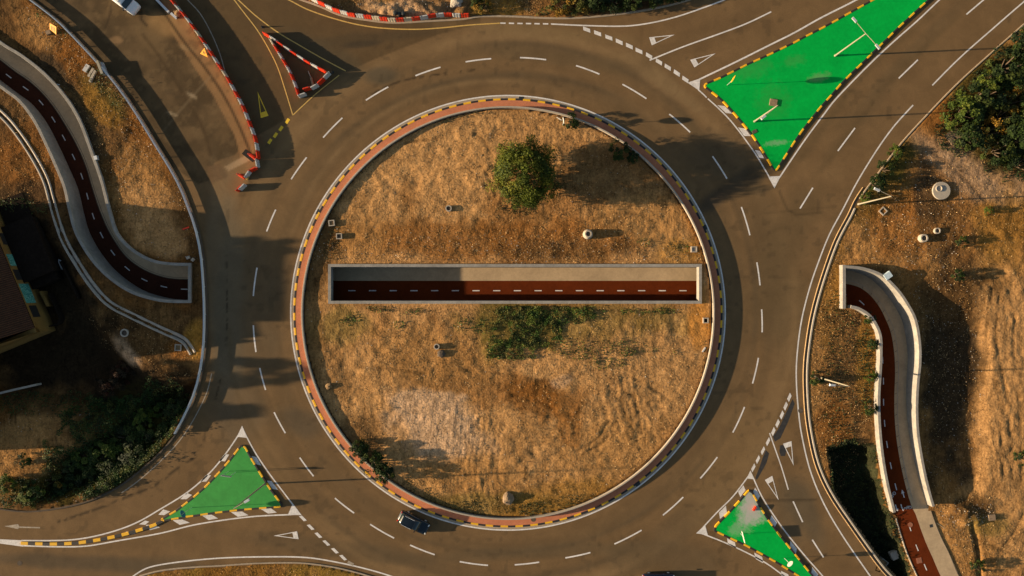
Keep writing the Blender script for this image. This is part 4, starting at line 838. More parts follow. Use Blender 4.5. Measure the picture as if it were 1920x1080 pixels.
# ------------------------------------------------------------------ foliage makers
def leaf_mesh(name, pts, sizes, cols, tilt=1.0, seed=0, aspect=.6, mat_='leaf', out=None):
    """one small kite-shaped leaf clump per point"""
    rs = np.random.RandomState(seed); n = len(pts); pts = np.asarray(pts); sizes = np.asarray(sizes)[:, None]
    a = rs.rand(n) * 2 * np.pi; nz_ = rs.randn(n, 3) * tilt * .6; nz_[:, 2] = 1
    if out is not None: nz_ = rs.randn(n, 3) * .55 + (pts - np.array(out)) / (np.linalg.norm(pts - np.array(out), axis=1)[:, None] + 1e-6) * 1.0 + np.array((0, 0, .25))
    nz_ /= np.linalg.norm(nz_, axis=1)[:, None]
    u = np.stack([np.cos(a), np.sin(a), np.zeros(n)], 1); u -= nz_ * (u * nz_).sum(1)[:, None]; u /= np.linalg.norm(u, axis=1)[:, None]; v = np.cross(nz_, u)
    p0 = pts - u * sizes * .5; p1 = pts + v * sizes * .5 * aspect; p2 = pts + u * sizes * .5 - nz_ * sizes * .12; p3 = pts - v * sizes * .5 * aspect
    co = np.stack([p0, p3, p2, p1], 1).reshape(-1, 3).astype(np.float32); me = bpy.data.meshes.new(name); me.vertices.add(4 * n); me.vertices.foreach_set('co', co.ravel())
    me.loops.add(4 * n); me.loops.foreach_set('vertex_index', np.arange(4 * n, dtype=np.int32)); me.polygons.add(n); me.polygons.foreach_set('loop_start', np.arange(0, 4 * n, 4, dtype=np.int32)); me.polygons.foreach_set('loop_total', np.full(n, 4, np.int32)); me.update(calc_edges=True)
    at = me.color_attributes.new('tint', 'FLOAT_COLOR', 'POINT'); cc = np.ones((4 * n, 4), np.float32); cc[:, :3] = np.repeat(np.asarray(cols), 4, axis=0); at.data.foreach_set('color', cc.ravel()); me.materials.append(M[mat_]); return me
GREENS = np.array([(.070, .098, .012), (.045, .072, .010), (.105, .125, .015), (.030, .052, .010)])
AUT = np.array([(.22, .12, .014), (.15, .10, .016), (.09, .075, .014), (.06, .065, .012)])
DKG = np.array([(.018, .032, .007), (.027, .048, .009), (.013, .024, .007), (.045, .062, .011)])
RUS = np.array([(.07, .025, .012), (.045, .02, .01), (.03, .02, .01), (.055, .03, .012)])
def crown_pts(r, h_, zc, nclump, per, seed, low=1.55):
    rs = np.random.RandomState(seed); P = []; cidx = []
    for k in range(nclump):
        th = rs.rand() * 2 * np.pi; ph = math.acos(1 - low * rs.rand()); rad = .80 + .25 * rs.rand(); d = np.array((math.sin(ph) * math.cos(th), math.sin(ph) * math.sin(th), math.cos(ph)))
        c = d * np.array((r, r, h_)) * rad * (.9 if rs.rand() < .85 else 1.12); cr = r * (.16 + .14 * rs.rand())
        q = rs.randn(per, 3); q /= np.linalg.norm(q, axis=1)[:, None]; q *= (rs.rand(per, 1) ** .4) * cr; P.append(c + q * np.array((1, 1, .8))); cidx += [k] * per
    P = np.concatenate(P); P[:, 2] += zc; return P, np.array(cidx)
def make_tree(name, r, h_, zc, trunk_h, nclump, per, lsize, pal, seed, label, cat, loc, multi_=False, group=None, rz=0):
    rs = np.random.RandomState(seed); P, ci = crown_pts(r, h_, zc, nclump, per, seed); cc = pal[rs.randint(0, len(pal), ci.max() + 1)][ci] * (.7 + .6 * rs.rand(len(P), 1))
    root = tag(empty(name, loc, rz), label, cat, group)
    me = leaf_mesh('crown', P, lsize * (.6 + .8 * rs.rand(len(P))), cc, 2.6, seed, .6, out=(0, 0, zc - h_ * .3)); o = bpy.data.objects.new('crown', me); COL.objects.link(o); o.parent = root
    mb = MB(); mb.tube((0, 0, -.3), (rs.randn() * .1, rs.randn() * .1, trunk_h), .045 * r + .05, .03 * r + .02, 8)
    for k in range(7):
        t = rs.rand() * 6.28; s0 = trunk_h * (.5 + .5 * rs.rand()); e = (math.cos(t) * r * .7, math.sin(t) * r * .7, zc + h_ * (.1 + .5 * rs.rand())); mb.tube((0, 0, s0), e, .02 * r + .01, .01 * r, 6)
    mb.build('trunk', M['bark'], root); return root
def gz(px, py): return pz(W(px, py))
def at(px, py, dz=0):
    p = W(px, py); return Vector((p.x, p.y, pz(p) + dz))
big = make_tree('tree', 4.25, 3.1, 3.1, 2.6, 170, 150, .25, GREENS * np.array((1.15, 1.0, .7)), 3, 'round leafy green tree standing alone on the central island', 'tree', at(983, 334))
# small shrubs: five prototypes whose meshes are shared
protos = []
for i, (r, hh, pal, nc) in enumerate([(1.0, .8, DKG, 26), (1.0, .9, GREENS, 26), (1.0, .75, AUT, 24), (1.0, .85, DKG, 30), (1.0, .8, RUS, 24)]):
    P, ci = crown_pts(r, hh, .45, nc, 70, 40 + i, 1.3); P[:, :2] *= (.72 + .5 * np.random.RandomState(90 + i).rand(nc))[ci][:, None]; rs = np.random.RandomState(i); cc = pal[rs.randint(0, 4, ci.max() + 1)][ci] * (.7 + .6 * rs.rand(len(P), 1)); keep = P[:, 2] > .02
    protos.append(leaf_mesh('crown', P[keep], (.13 * (.6 + .8 * rs.rand(len(P))))[keep], cc[keep], 2.4, i, .6, out=(0, 0, .1)))
stem = MB()
for k in range(5): t = k * 1.25; stem.tube((0, 0, -.25), (math.cos(t) * .45, math.sin(t) * .45, .8), .05, .02, 5)
stem_o = stem.build('trunk', M['bark']); stem_me = stem_o.data; bpy.data.objects.remove(stem_o)
def shrub(px, py, r, kind, label, group=None, hs=1.0, name='shrub'):
    loc = at(px, py); root = tag(empty(name, loc, random.random() * 6.28), label, 'tree' if name == 'tree' else 'shrub', group); r = r * .92
    for me, nm in ((protos[kind], 'crown'), (stem_me, 'trunk')):
        o = bpy.data.objects.new(nm, me); COL.objects.link(o); o.parent = root; o.scale = (r, r, r * hs)
    return root
SH = [
 (1068, 230, 1.4, 0, 'dark shrub just inside the ring wall at the island top, signpost beside it'), (1158, 283, 1.7, 0, 'dark shrub inside the ring wall north-east of the lone tree'), (1185, 296, 1.0, 3, 'small dark shrub touching the ring wall north-east of the tree'),
 (675, 838, 1.5, 3, 'topmost dark shrub in the row on the island south-west edge'), (700, 862, 1.9, 0, 'second dark shrub in the row on the island south-west edge'), (725, 884, 1.7, 3, 'lowest dark shrub in the row on the island south-west edge'),
 (1678, 286, 1.2, 1, 'upper small shrub beside the north-east kerb'), (1655, 318, 1.5, 0, 'middle dark shrub beside the north-east kerb'), (1636, 345, 1.5, 3, 'lower dark shrub beside the north-east kerb above the lamp post'), (1620, 372, 1.0, 1, 'small green shrub at the foot of the east lamp post'),
 (1528, 708, 1.2, 0, 'small dark shrub against the white kerb by the fallen board'), (1627, 595, 1.0, 0, 'low shrub at the bend of the cream ramp wall'), (1634, 646, .9, 3, 'small shrub against the cream ramp wall, upper'), (1630, 705, 1.0, 1, 'pale green shrub against the cream ramp wall'), (1628, 762, 1.2, 0, 'dark green shrub against the cream ramp wall, lower'),
 (1850, 395, .8, 1, 'tiny isolated green weed bush near the round slab'), (1800, 455, 1.0, 0, 'small dark bush beside the concrete rings'), (1790, 515, 1.1, 3, 'dark bush in bare earth east of the ramp bend'), (1828, 1060, 1.2, 0, 'dark bush in the gully at the lower right'),
 (49, 862, 1.2, 0, 'small dark bush alone on tan ground in the south-west'), (20, 905, 1.5, 1, 'low bush at the left picture edge above the road'), (90, 905, 1.8, 2, 'olive bush above the south-west kerb'), (222, 702, 1.8, 4, 'upper reddish-brown bush in the dark south-west hollow'), (205, 722, 2.0, 4, 'lower reddish-brown bush in the dark south-west hollow'), 
 (905, 14, 1.5, 2, 'yellow-green bush at the top edge right of the barriers'), (893, 3, 1.2, 0, 'dark bush at the top edge beside the barrier end'), (1052, 14, 1.6, 2, 'straw-coloured bush at the top edge, left end of the hedge'),
 (1890, 195, 2.2, 2, 'upper yellow-leaved shrub in the north-east thicket'), (1870, 222, 2.3, 2, 'middle yellow-leaved shrub in the north-east thicket'), (1848, 252, 2.0, 2, 'lower yellow-leaved shrub in the north-east thicket'), (1912, 170, 2.0, 2, 'yellow-leaved shrub cut by the right picture edge'),
 (1780, 300 - 70, 1.5, 1, 'green shrub at the kerb-side tip of the north-east thicket'), (1910, 858, 1.4, 0, 'dark bush cut by the right picture edge beside the sand'),
]
for x, y, r, k, lab in SH: shrub(x, y, r, k, lab)
TR = [(1800, 215, 3.0, 1, 'pale green tree nearest the road in the north-east thicket'), (1835, 185, 3.2, 0, 'dark tree in the middle of the north-east thicket kerb side'), (1880, 130, 3.4, 0, 'dark tree high in the north-east thicket'), (1912, 90, 3.0, 3, 'dark tree at the top of the north-east thicket by the kerb'), (1900, 260, 3.3, 3, 'dark tree low in the north-east thicket at the picture edge'),
      (1862, 285, 2.7, 0, 'dark rounded tree at the bottom of the north-east thicket'), (1905, 310, 2.4, 0, 'dark tree overhanging bare earth at the right picture edge'), (1815, 262, 2.3, 3, 'small dark tree by the sandy corner of the north-east thicket'), (1850, 160, 2.5, 1, 'mid green tree facing the kerb in the north-east thicket'), (1925, 225, 3.0, 0, 'dark tree cut by the right edge of the picture'),
      (1085, 0, 2.3, 2, 'golden tree at the left end of the northern hedge'), (1118, 4, 2.3, 3, 'second tree of the northern hedge, dark green'), (1152, 2, 2.4, 0, 'third tree of the northern hedge, dark green'), (1188, -2, 2.4, 3, 'fourth tree of the northern hedge, dark green'), (1225, -10, 2.4, 0, 'fifth tree of the northern hedge, dark green'), (1262, -18, 2.2, 3, 'last tree at the right end of the northern hedge'),
      (272, 775, 2.2, 1, 'bright green slender tree in the dark south-west hollow'), (252, 800, 2.2, 1, 'bright green bushy tree above the south-west thicket'), (318, 775, 2.3, 3, 'dark tree close to the south-west guard rail'), (225, 830, 2.8, 0, 'dark tree in the middle of the south-west thicket'), (180, 850, 2.8, 1, 'green tree in the middle of the south-west thicket'), (145, 865, 2.6, 1, 'green tree on the west side of the south-west thicket'),
      (110, 880, 2.5, 0, 'dark tree at the west end of the south-west thicket'), (200, 885, 2.6, 3, 'dark tree low in the south-west thicket'), (155, 905, 2.5, 0, 'dark tree near the kerb below the south-west thicket'), (250, 860, 2.6, 3, 'dark tree near the kerb east of the south-west thicket'), (290, 825, 2.2, 0, 'dark tree at the north end of the south-west thicket'), (105, 925, 2.1, 3, 'low dark tree beside the kerb at the south-west'), (60, 925, 2.0, 1, 'green low tree beside the kerb near the left edge')]
for x, y, r, k, lab in TR: shrub(x, y, r, k, lab, hs=.45 if y > 700 else .8, name='tree')

# ------------------------------------------------------------------ ground cover (uncountable)
def scatter(name, blobs, dens, size, pal, seed, label, zr=.25, mat_='leaf', tilt=1.2, aspect=.7, nth=.5, nsc=2.0, cat='weeds'):
    rs = np.random.RandomState(seed); P = []; 
    for (x, y, rx, ry, ang, k) in blobs:
        n = int(dens * k * math.pi * rx * ry / 163.84); a = R(ang); rr = np.sqrt(rs.rand(n)) * 1.15; t = rs.rand(n) * 2 * np.pi; u = rr * np.cos(t) * rx; v = rr * np.sin(t) * ry
        px = x + u * math.cos(a) - v * math.sin(a); py = y + u * math.sin(a) + v * math.cos(a); X = (px - 960) / 12.8; Y = (540 - py) / 12.8
        nn = fbm(X, Y, nsc, 3, seed); keep = nn > nth * (.55 + .75 * rr ** 2 * .8); P.append(np.stack([X, Y], 1)[keep])
    P = np.concatenate(P); i = np.clip(np.round((P[:, 1] + 62) / DX).astype(int), 0, GX.shape[0] - 1); j = np.clip(np.round((P[:, 0] + 100) / DX).astype(int), 0, GX.shape[1] - 1)
    ok = (SD[i, j] > .35) & (SDT[i, j] < -.45) & (pe[i, j] < -.3); P, i, j = P[ok], i[ok], j[ok]; n = len(P); lump = fbm(P[:, 0], P[:, 1], 1.0, 2, seed + 3)
    z = Z[i, j] + .02 + zr * rs.rand(n) * (.3 + 2.4 * np.clip(lump - .35, 0, 1)) ; cc = pal[(fbm(P[:, 0], P[:, 1], 1.3, 2, seed + 9) * 8).astype(int) % len(pal)] * (.65 + .7 * rs.rand(n, 1))
    me = leaf_mesh(name, np.column_stack([P, z]), size * (.5 + rs.rand(n)), cc, tilt, seed, aspect, mat_); o = bpy.data.objects.new(name, me); COL.objects.link(o); return tag(o, label, cat, kind='stuff')
scatter('weeds', [(985, 615, 62, 42, 10, 2.4), (960, 650, 56, 26, 0, 2.0), (1040, 592, 80, 18, 0, 1.8), (1130, 583, 120, 9, 0, .8), (1060, 655, 60, 16, 20, .5), (1150, 650, 80, 16, 0, .35), (905, 608, 50, 16, 0, .5), (655, 600, 26, 12, -20, .8), (715, 577, 30, 8, 0, .8), (770, 585, 30, 8, 0, .5), (750, 608, 18, 8, 0, .6), (1130, 680, 40, 10, 0, .5), (1175, 658, 20, 8, 0, .6), (1265, 660, 10, 6, 0, .5), (1270, 465, 22, 8, 0, .5), (1205, 455, 12, 8, 0, .5)],
        60, .17, np.array([(.060, .110, .018), (.040, .080, .016), (.090, .125, .02), (.12, .12, .03), (.03, .05, .012)]), 5, 'green weeds spreading over the central island below the trench', .35, nth=.46)
scatter('undergrowth', [(900, 950, 130, 14, 0, .8), (780, 915, 40, 14, 30, .8), (700, 860, 60, 20, 47, .6), (620, 470, 14, 60, 10, .5), (1090, 215, 70, 8, 20, .5), (880, 215, 90, 7, -12, .6), (700, 300, 60, 8, -45, .5), (985, 340, 70, 62, 0, .7), (1030, 945, 80, 14, -10, .6), (1320, 650, 6, 30, 0, .5)],
        55, .16, np.array([(.06, .06, .02), (.035, .045, .014), (.08, .065, .022), (.025, .032, .012)]), 6, 'olive undergrowth along the inside of the ring wall', .3, nth=.5)
scatter('undergrowth', [(1620, 930, 50, 100, -15, 1.5), (1660, 1030, 40, 70, -15, 1.5), (1600, 870, 30, 40, 0, 1.2), (1655, 310, 60, 16, -52, 1.3), (1850, 190, 110, 60, -48, 1.2), (1890, 290, 50, 50, 0, 1.0), (1580, 700, 40, 170, 0, .25), (1625, 700, 12, 150, 0, .6)],
        55, .20, np.array([(.018, .030, .010), (.028, .042, .012), (.014, .020, .009), (.04, .05, .014)]), 8, 'dark undergrowth on the eastern embankments', .4, nth=.42)
scatter('undergrowth', [(200, 840, 120, 90, -30, 3.0), (140, 915, 150, 30, -5, 2.2), (300, 760, 50, 60, -30, 1.2), (100, 760, 130, 24, 0, .7), (100, 30, 60, 20, 40, .5), (205, 165, 50, 20, 50, .4), (1150, 8, 130, 20, -8, 1.3), (30, 390, 60, 20, 0, .6), (320, 860, 40, 12, -45, 1.0), (240, 905, 60, 10, -30, .8)],
        50, .20, np.array([(.030, .060, .012), (.045, .075, .014), (.020, .034, .010), (.075, .085, .018), (.025, .045, .012)]), 9, 'dark undergrowth round the western and northern thickets', 1.0, nth=.50)
strawpal = np.array([(.36, .22, .09), (.26, .15, .055), (.46, .31, .15), (.18, .10, .04)])
scatter('dry_grass', [(952, 470, 350, 40, 0, 1.2), (952, 330, 360, 130, 0, .6), (952, 760, 340, 200, 0, .7), (960, 12, 50, 18, 0, 4), (1600, 470, 90, 130, 20, .8), (1570, 740, 60, 200, 0, 1.3), (1800, 430, 130, 140, 0, .7), (1780, 720, 80, 220, 0, .6), (1800, 1010, 110, 80, 0, .9), (240, 300, 90, 190, -25, .9), (150, 100, 120, 40, 42, 1.0), (50, 280, 90, 90, 0, 1.0), (60, 840, 110, 60, 0, 1.0), (280, 640, 110, 50, 20, .8), (450, 1075, 190, 14, 0, .5), (740, 12, 130, 20, 0, .8)],
        14, .20, strawpal, 12, 'dry straw-coloured grass scattered over the bare earth', .12, 'straw', .9, .28, .40, 1.2, 'dry grass')
peb = np.array([(.50, .42, .33), (.32, .25, .18), (.62, .56, .48), (.24, .17, .10)])
scatter('rubble', [(952, 470, 350, 26, 0, 1.0), (960, 590, 380, 350, 0, .16), (1780, 700, 60, 210, 0, .7), (1815, 960, 45, 22, 0, 6), (1740, 400, 60, 110, 0, 1.2), (300, 350, 70, 160, -25, .8), (150, 90, 130, 40, 42, .8), (110, 790, 130, 26, 0, .8), (140, 920, 150, 30, 0, .5), (1640, 500, 90, 120, 0, .5), (1800, 1040, 60, 60, 0, 1.0), (745, 18, 110, 16, 0, 1.5)],
        2.6, .12, peb * .8, 15, 'loose pale stones and rubble on the earth', .05, 'straw', .5, .8, .3, 3, 'rubble')

# ------------------------------------------------------------------ plastic barriers
def barrier_meshes():
    L_, Wd = 1.16, .42; mb = MB(); N_ = 17; lv = [(0, 1.0), (.10, 1.0), (.28, .74), (.62, .56), (.90, .50), (1.0, .36)]; vs = []
    for z, k in lv:
        ring = []
        for i in range(N_):
            x = -L_ / 2 + L_ * i / (N_ - 1); w = Wd / 2 * k * (.80 + .20 * abs(math.sin(math.pi * 3 * i / (N_ - 1)))); e = 1 if 0 < i < N_ - 1 else .7; ring.append((x * (1 if k > .4 else .93), w * e))
        vs += [(x, y, z) for x, y in ring] + [(x, -y, z) for x, y in reversed(ring)]
    m_ = 2 * N_; fs = []
    for l in range(len(lv) - 1):
        for i in range(m_): fs.append((l * m_ + i, l * m_ + (i + 1) % m_, (l + 1) * m_ + (i + 1) % m_, (l + 1) * m_ + i))
    top = (len(lv) - 1) * m_
    for i in range(N_ - 1): fs.append((top + i, top + i + 1, top + m_ - 2 - i, top + m_ - 1 - i))
    mb.add(vs, fs); o = mb.build('body', [M['red_plastic']]); me = o.data; bpy.data.objects.remove(o)
    cap = MB(); cap.lathe((-.38, 0, 1.0), [(.07, -.02), (.07, .03), (.05, .03), (.0, .01)], 10, cap=False); pass
    o = cap.build('filler_cap', [M['dark_metal']]); mc = o.data; bpy.data.objects.remove(o); return me, mc
bar_r, capm = barrier_meshes(); bar_w = bar_r.copy(); bar_w.materials.clear(); bar_w.materials.append(M['white_plastic'])
bar_d = bar_r.copy(); bar_d.materials.clear(); bar_d.materials.append(mat('dusty_white_plastic', (.50, .42, .30), .6, noise=.15))
def barrier(px, py, ang, red, label, group, dusty=False):
    p = W(px, py, .5); root = tag(empty('barrier', (p.x, p.y, .01), ang), label, 'barrier', group)
    for me, nm in ((bar_r if red else (bar_d if dusty else bar_w), 'body'), (capm, 'filler_cap')): o = bpy.data.objects.new(nm, me); COL.objects.link(o); o.parent = root
    return root
def barrier_row(cent_, first_red, where, group, dusty=()):
    cnt = {True: 0, False: 0}
    for i, (x, y) in enumerate(cent_):
        a = cent_[max(0, i - 1)]; b = cent_[min(len(cent_) - 1, i + 1)]; ang = math.atan2(-(b[1] - a[1]), b[0] - a[0]); red = (i % 2 == 0) == first_red
        barrier(x, y, ang, red, '%s %s barrier %s' % (ORD[cnt[red]], 'red' if red else 'white', where), group, i in dusty); cnt[red] += 1
cA = resample(spline([Vector((x, y, 0)) for x, y in [(306, -20), (323, 3), (342, 25), (359, 47), (376, 71), (393, 96), (411, 124), (425, 145), (440, 172), (454, 198), (465, 225), (474, 248), (480, 268), (483, 290)]], 6), n=25)
barrier_row([(p.x, p.y) for p in cA], True, 'counting down the long line left of the north-west lane', 'barriers in the long north-west line', (7, 13))
for x, y, a, red, lab in ((482, 306, -80, False, 'white barrier at the lower end of the long line, by the orange barrel'), (474, 317.5, 25, True, 'red barrier turning west at the foot of the long line'), (464, 327, 55, False, 'white barrier at the hooked end of the long line'), (452, 330, -30, True, 'red barrier tipped toward the concrete strip at the hook end'),
                          (472, 293, -38, True, 'orange-red barrier lying across the dark pit behind the line')): barrier(x, y, R(a), red, lab, 'barriers at the hooked end')
barrier(449, 353, R(45), True, 'lone red barrier half of the pair standing on open asphalt', 'lone barrier pair'); barrier(454.5, 350.5, R(45), False, 'lone white barrier half of the pair standing on open asphalt', 'lone barrier pair')
barrier_row([(575, -8), (590, 0), (603, 6), (617, 13), (631, 19), (645, 23), (659, 27), (675, 29), (690, 31), (705, 33), (720, 35), (735, 36.5), (750, 36.5), (765, 35.5), (780, 34.5), (795, 32), (810, 29), (825, 27.5), (840, 27), (856, 28), (872, 28)], True, 'counting along the top line from its left end', 'barriers in the top line', (9, 11, 13))
barrier_row([(500, 65), (513, 73), (526, 83), (538.5, 91), (551, 100), (564, 108), (576, 116), (590, 123.5), (603.5, 130.5)], True, 'down the right side of the barrier triangle', 'barriers in the triangle')
barrier_row([(613, 141), (602, 152), (590, 162), (576, 166)], False, 'along the foot of the barrier triangle from its right corner', 'barriers in the triangle')
barrier_row([(510, 79), (518, 92), (526, 105), (533.5, 118), (541, 131), (547.5, 145), (553, 158.5), (557.5, 172)], False, 'down the left side of the barrier triangle', 'barriers in the triangle', (0,))
barrier(566.5, 178, R(20), False, 'white barrier sticking out at the lower left corner of the barrier triangle', 'barriers in the triangle')
# pit cover under the lying barrier
mb = MB(); p = W(467, 292); mb.box((p.x, p.y, .0), (2.0, .85, .04), R(-38)); tag(mb.build('pit', M['hole']), 'dark open pit beside the hooked end of the barrier line', 'pit')

# ------------------------------------------------------------------ lamp posts and signs
def lamp(base, tip, heads, label, hz=None):
    b = W(*base); ht = CAM_H * (1 - (math.hypot(b.x, b.y)) / max(1e-3, math.hypot(W(*tip).x, W(*tip).y)))
    ht = hz or ht; t = W(tip[0], tip[1], ht); bz = max(0.0, pz(b)) if pz(b) > -.25 else 0.0
    root = tag(empty('street_lamp', (b.x, b.y, bz)), label, 'street lamp', 'street lamps'); o = Vector((b.x, b.y, bz)); top = Vector((b.x, b.y, ht)) - o
    mb = MB(); mb.tube((0, 0, -.2), top, .12, .07, 10); mb.tube((0, 0, 0), (0, 0, .5), .17, .15, 10); mb.build('pole', M['pole'], root, smooth=False)
    for hx, hy in heads:
        q = W(hx, hy, ht + .1) - o; q.x += top.x + o.x - t.x; q.y += top.y + o.y - t.y
        d = (q - top).normalized(); mb = MB(); mb.tube(top, q, .04, .03, 6); mb.build('arm', M['pole'], root)
        mb = MB(); a = math.atan2(d.y, d.x); c = q + d * .25; mb.box((c.x, c.y, c.z - .06), (.85, .32, .13), a, 0, .85); mb.box((c.x, c.y, c.z - .085), (.6, .24, .024), a); mb.build('lamp_head', M['steel'], root)
    return root
lamp((1565, 105), (1625, 65), [(1606, 42), (1645, 87)], 'tall double-armed street lamp on the large green island')
lamp((1414, 228), (1460, 200), [(1436, 220)], 'single-headed street lamp at the south end of the large green island')
lamp((1609, 383), (1674, 370), [(1650, 359)], 'street lamp on the verge above the eastern ramp portal', 8.8)
lamp((1540, 709), (1586, 729), [(1558, 727)], 'street lamp beside the white eastern kerb', 8.3)
lamp((497, 907), (437, 951), [(458, 939)], 'dark street lamp at the edge of the faded green island')
def sign(px, py, h_, label, face='round', ang=0, m='blue_sign', r=.45, posts=1, wd_=1.2, hh=.7):
    b = W(px, py); bz = .135 if SD[int(round((b.y + 62) / DX)), int(round((b.x + 100) / DX))] < 0 else max(pz(b), 0); root = tag(empty('road_sign', (b.x, b.y, bz), ang), label, 'road sign')
    if posts == 1:
        mb = MB(); mb.tube((0, 0, -.2), (0, 0, h_), .035, .035, 8); mb.build('post', M['steel'], root)
    else:
        for s_ in (-1, 1): mb = MB(); mb.tube((0, s_ * wd_ * .35, -.2), (0, s_ * wd_ * .35, h_), .035, .035, 8); mb.build('post', M['steel'], root)
    mb = MB()
    if face == 'round':
        n = 20; vs = [(x, r * math.cos(2 * math.pi * i / n), h_ - r * .9 + r * math.sin(2 * math.pi * i / n)) for x in (-.07, -.04) for i in range(n)]; mb.add(vs, [tuple(range(n)), tuple(range(2 * n - 1, n - 1, -1))] + [(i, (i + 1) % n, n + (i + 1) % n, n + i) for i in range(n)])
    else: mb.box((-.06, 0, h_ - hh), (.03, wd_, hh))
    mb.build('sign_face', M[m], root); return root
sign(1363, 160, 3.3, 'round orange-backed keep-right sign at the west tip of the large green island', ang=R(-30), m='orange', r=.55)
sign(1054, 236, 3.3, 'tall road sign standing in the dark shrub at the island top', ang=R(10), m='white_plastic', r=.5)
sign(361, 951, 3.2, 'round blue road sign at the west tip of the faded green island', ang=R(30), r=.55)
sign(436, 884, 2.4, 'rectangular sign on two posts in the middle of the faded green island', 'panel', R(-8 + 90), 'white_plastic', posts=2, wd_=1.5, hh=.6)
sign(1388, 1000, 1.6, 'white narrow sign panel on the cement-dusted green island', 'panel', R(-76 + 90), 'white_plastic', wd_=1.7, hh=.5)
sign(1470, 1046, 2.6, 'pale round sign near the bottom edge on the south-east green island', ang=R(-45), m='white_plastic', r=.5)
sign(1048, 226, 1.0, 'short white panel half hidden in the shrub at the island top', 'panel', R(60), 'white_plastic', wd_=.9, hh=.35)

# ------------------------------------------------------------------ vehicles
def loft(mb, secs, n=20, mi=0, p=3.2):
    """secs: (x, half width, z bottom, z top)"""
    rings = []
    for x, w, z0, z1 in secs:
        r = []
        for i in range(n):
            t = 2 * math.pi * i / n; c, s_ = math.cos(t), math.sin(t); r.append((x, w * math.copysign(abs(c) ** (2 / p), c), (z0 + z1) / 2 + (z1 - z0) / 2 * math.copysign(abs(s_) ** (2 / p), s_)))
        rings.append(r)
    vs = [v for r in rings for v in r]; fs = []
    for k in range(len(rings) - 1):
        for i in range(n): fs.append((k * n + i, k * n + (i + 1) % n, (k + 1) * n + (i + 1) % n, (k + 1) * n + i))
    fs += [tuple(range(n)), tuple((len(rings) - 1) * n + i for i in range(n - 1, -1, -1))]; mb.add(vs, fs, mi)
def suv(px, py, ang, paint_, label, name='parked_car'):
    p = W(px, py, .9); root = tag(empty('car', (p.x, p.y, .012), ang), label, 'car')
    mb = MB(); loft(mb, [(-2.32, .72, .45, .80), (-2.26, .84, .32, .98), (-2.0, .92, .26, 1.05), (-1.0, .94, .24, 1.06), (.6, .94, .24, 1.04), (1.3, .93, .25, .98), (1.9, .90, .27, .90), (2.2, .80, .32, .80), (2.32, .64, .40, .68)], 24, p=4.5); mb.build('body', M[paint_], root, smooth=True)
    mb = MB(); loft(mb, [(-2.14, .76, .95, 1.08), (-1.95, .77, .95, 1.50), (-1.75, .74, .95, 1.62), (-.6, .74, .95, 1.66), (.15, .72, .95, 1.60), (.55, .73, .95, 1.42), (1.05, .78, .95, 1.05)], 20, p=4); mb.build('window', M['glass'], root, smooth=True)
    mb = MB(); loft(mb, [(-1.88, .60, 1.60, 1.635), (-1.6, .68, 1.60, 1.675), (-.6, .70, 1.62, 1.705), (.05, .66, 1.60, 1.665), (.2, .6, 1.58, 1.635)], 16, p=5); mb.build('roof', M[paint_], root, smooth=True)
    for s_ in (-1, 1):
        mb = MB(); mb.tube((-1.55, s_ * .68, 1.74), (.0, s_ * .68, 1.73), .032, .032, 6)
        for x in (-1.5, -.05): mb.tube((x, s_ * .68, 1.60), (x, s_ * .68, 1.74), .03, .03, 6)
        mb.build('roof_rail', M['steel'], root)
        mb = MB(); mb.box((.62, s_ * 1.02, 1.0), (.16, .22, .15), s_ * .2, 0, .8); mb.build('mirror', M[paint_], root)
        mb = MB(); mb.box((2.12, s_ * .62, .70), (.20, .34, .14), -s_ * .55, 0, .8); mb.build('headlight', M['lamp_white'], root)
        mb = MB(); mb.box((-2.25, s_ * .66, .82), (.14, .30, .22), s_ * .3, 0, .85); mb.build('tail_light', M['lamp_red'], root)
        for x in (-1.4, 1.42):
            mb = MB(); mb.tube((x, s_ * .70, .34), (x, s_ * .955, .34), .34, .33, 20); w = mb.build('wheel', M['tyre'], root); mb = MB(); mb.tube((x, s_ * .945, .34), (x, s_ * .965, .34), .21, .19, 14); mb.build('rim', M['steel'], w)
    mb = MB(); mb.box((-2.33, 0, .40), (.10, 1.4, .16), 0, 0, .95); mb.build('bumper', M['steel'], root)
    return root
suv(775.5, 981, R(-27), 'car_paint', 'dark estate car with silver roof rails driving round the southern ring')
suv(1236, 1089, R(0), 'car_blue', 'navy car entering at the bottom edge of the picture')
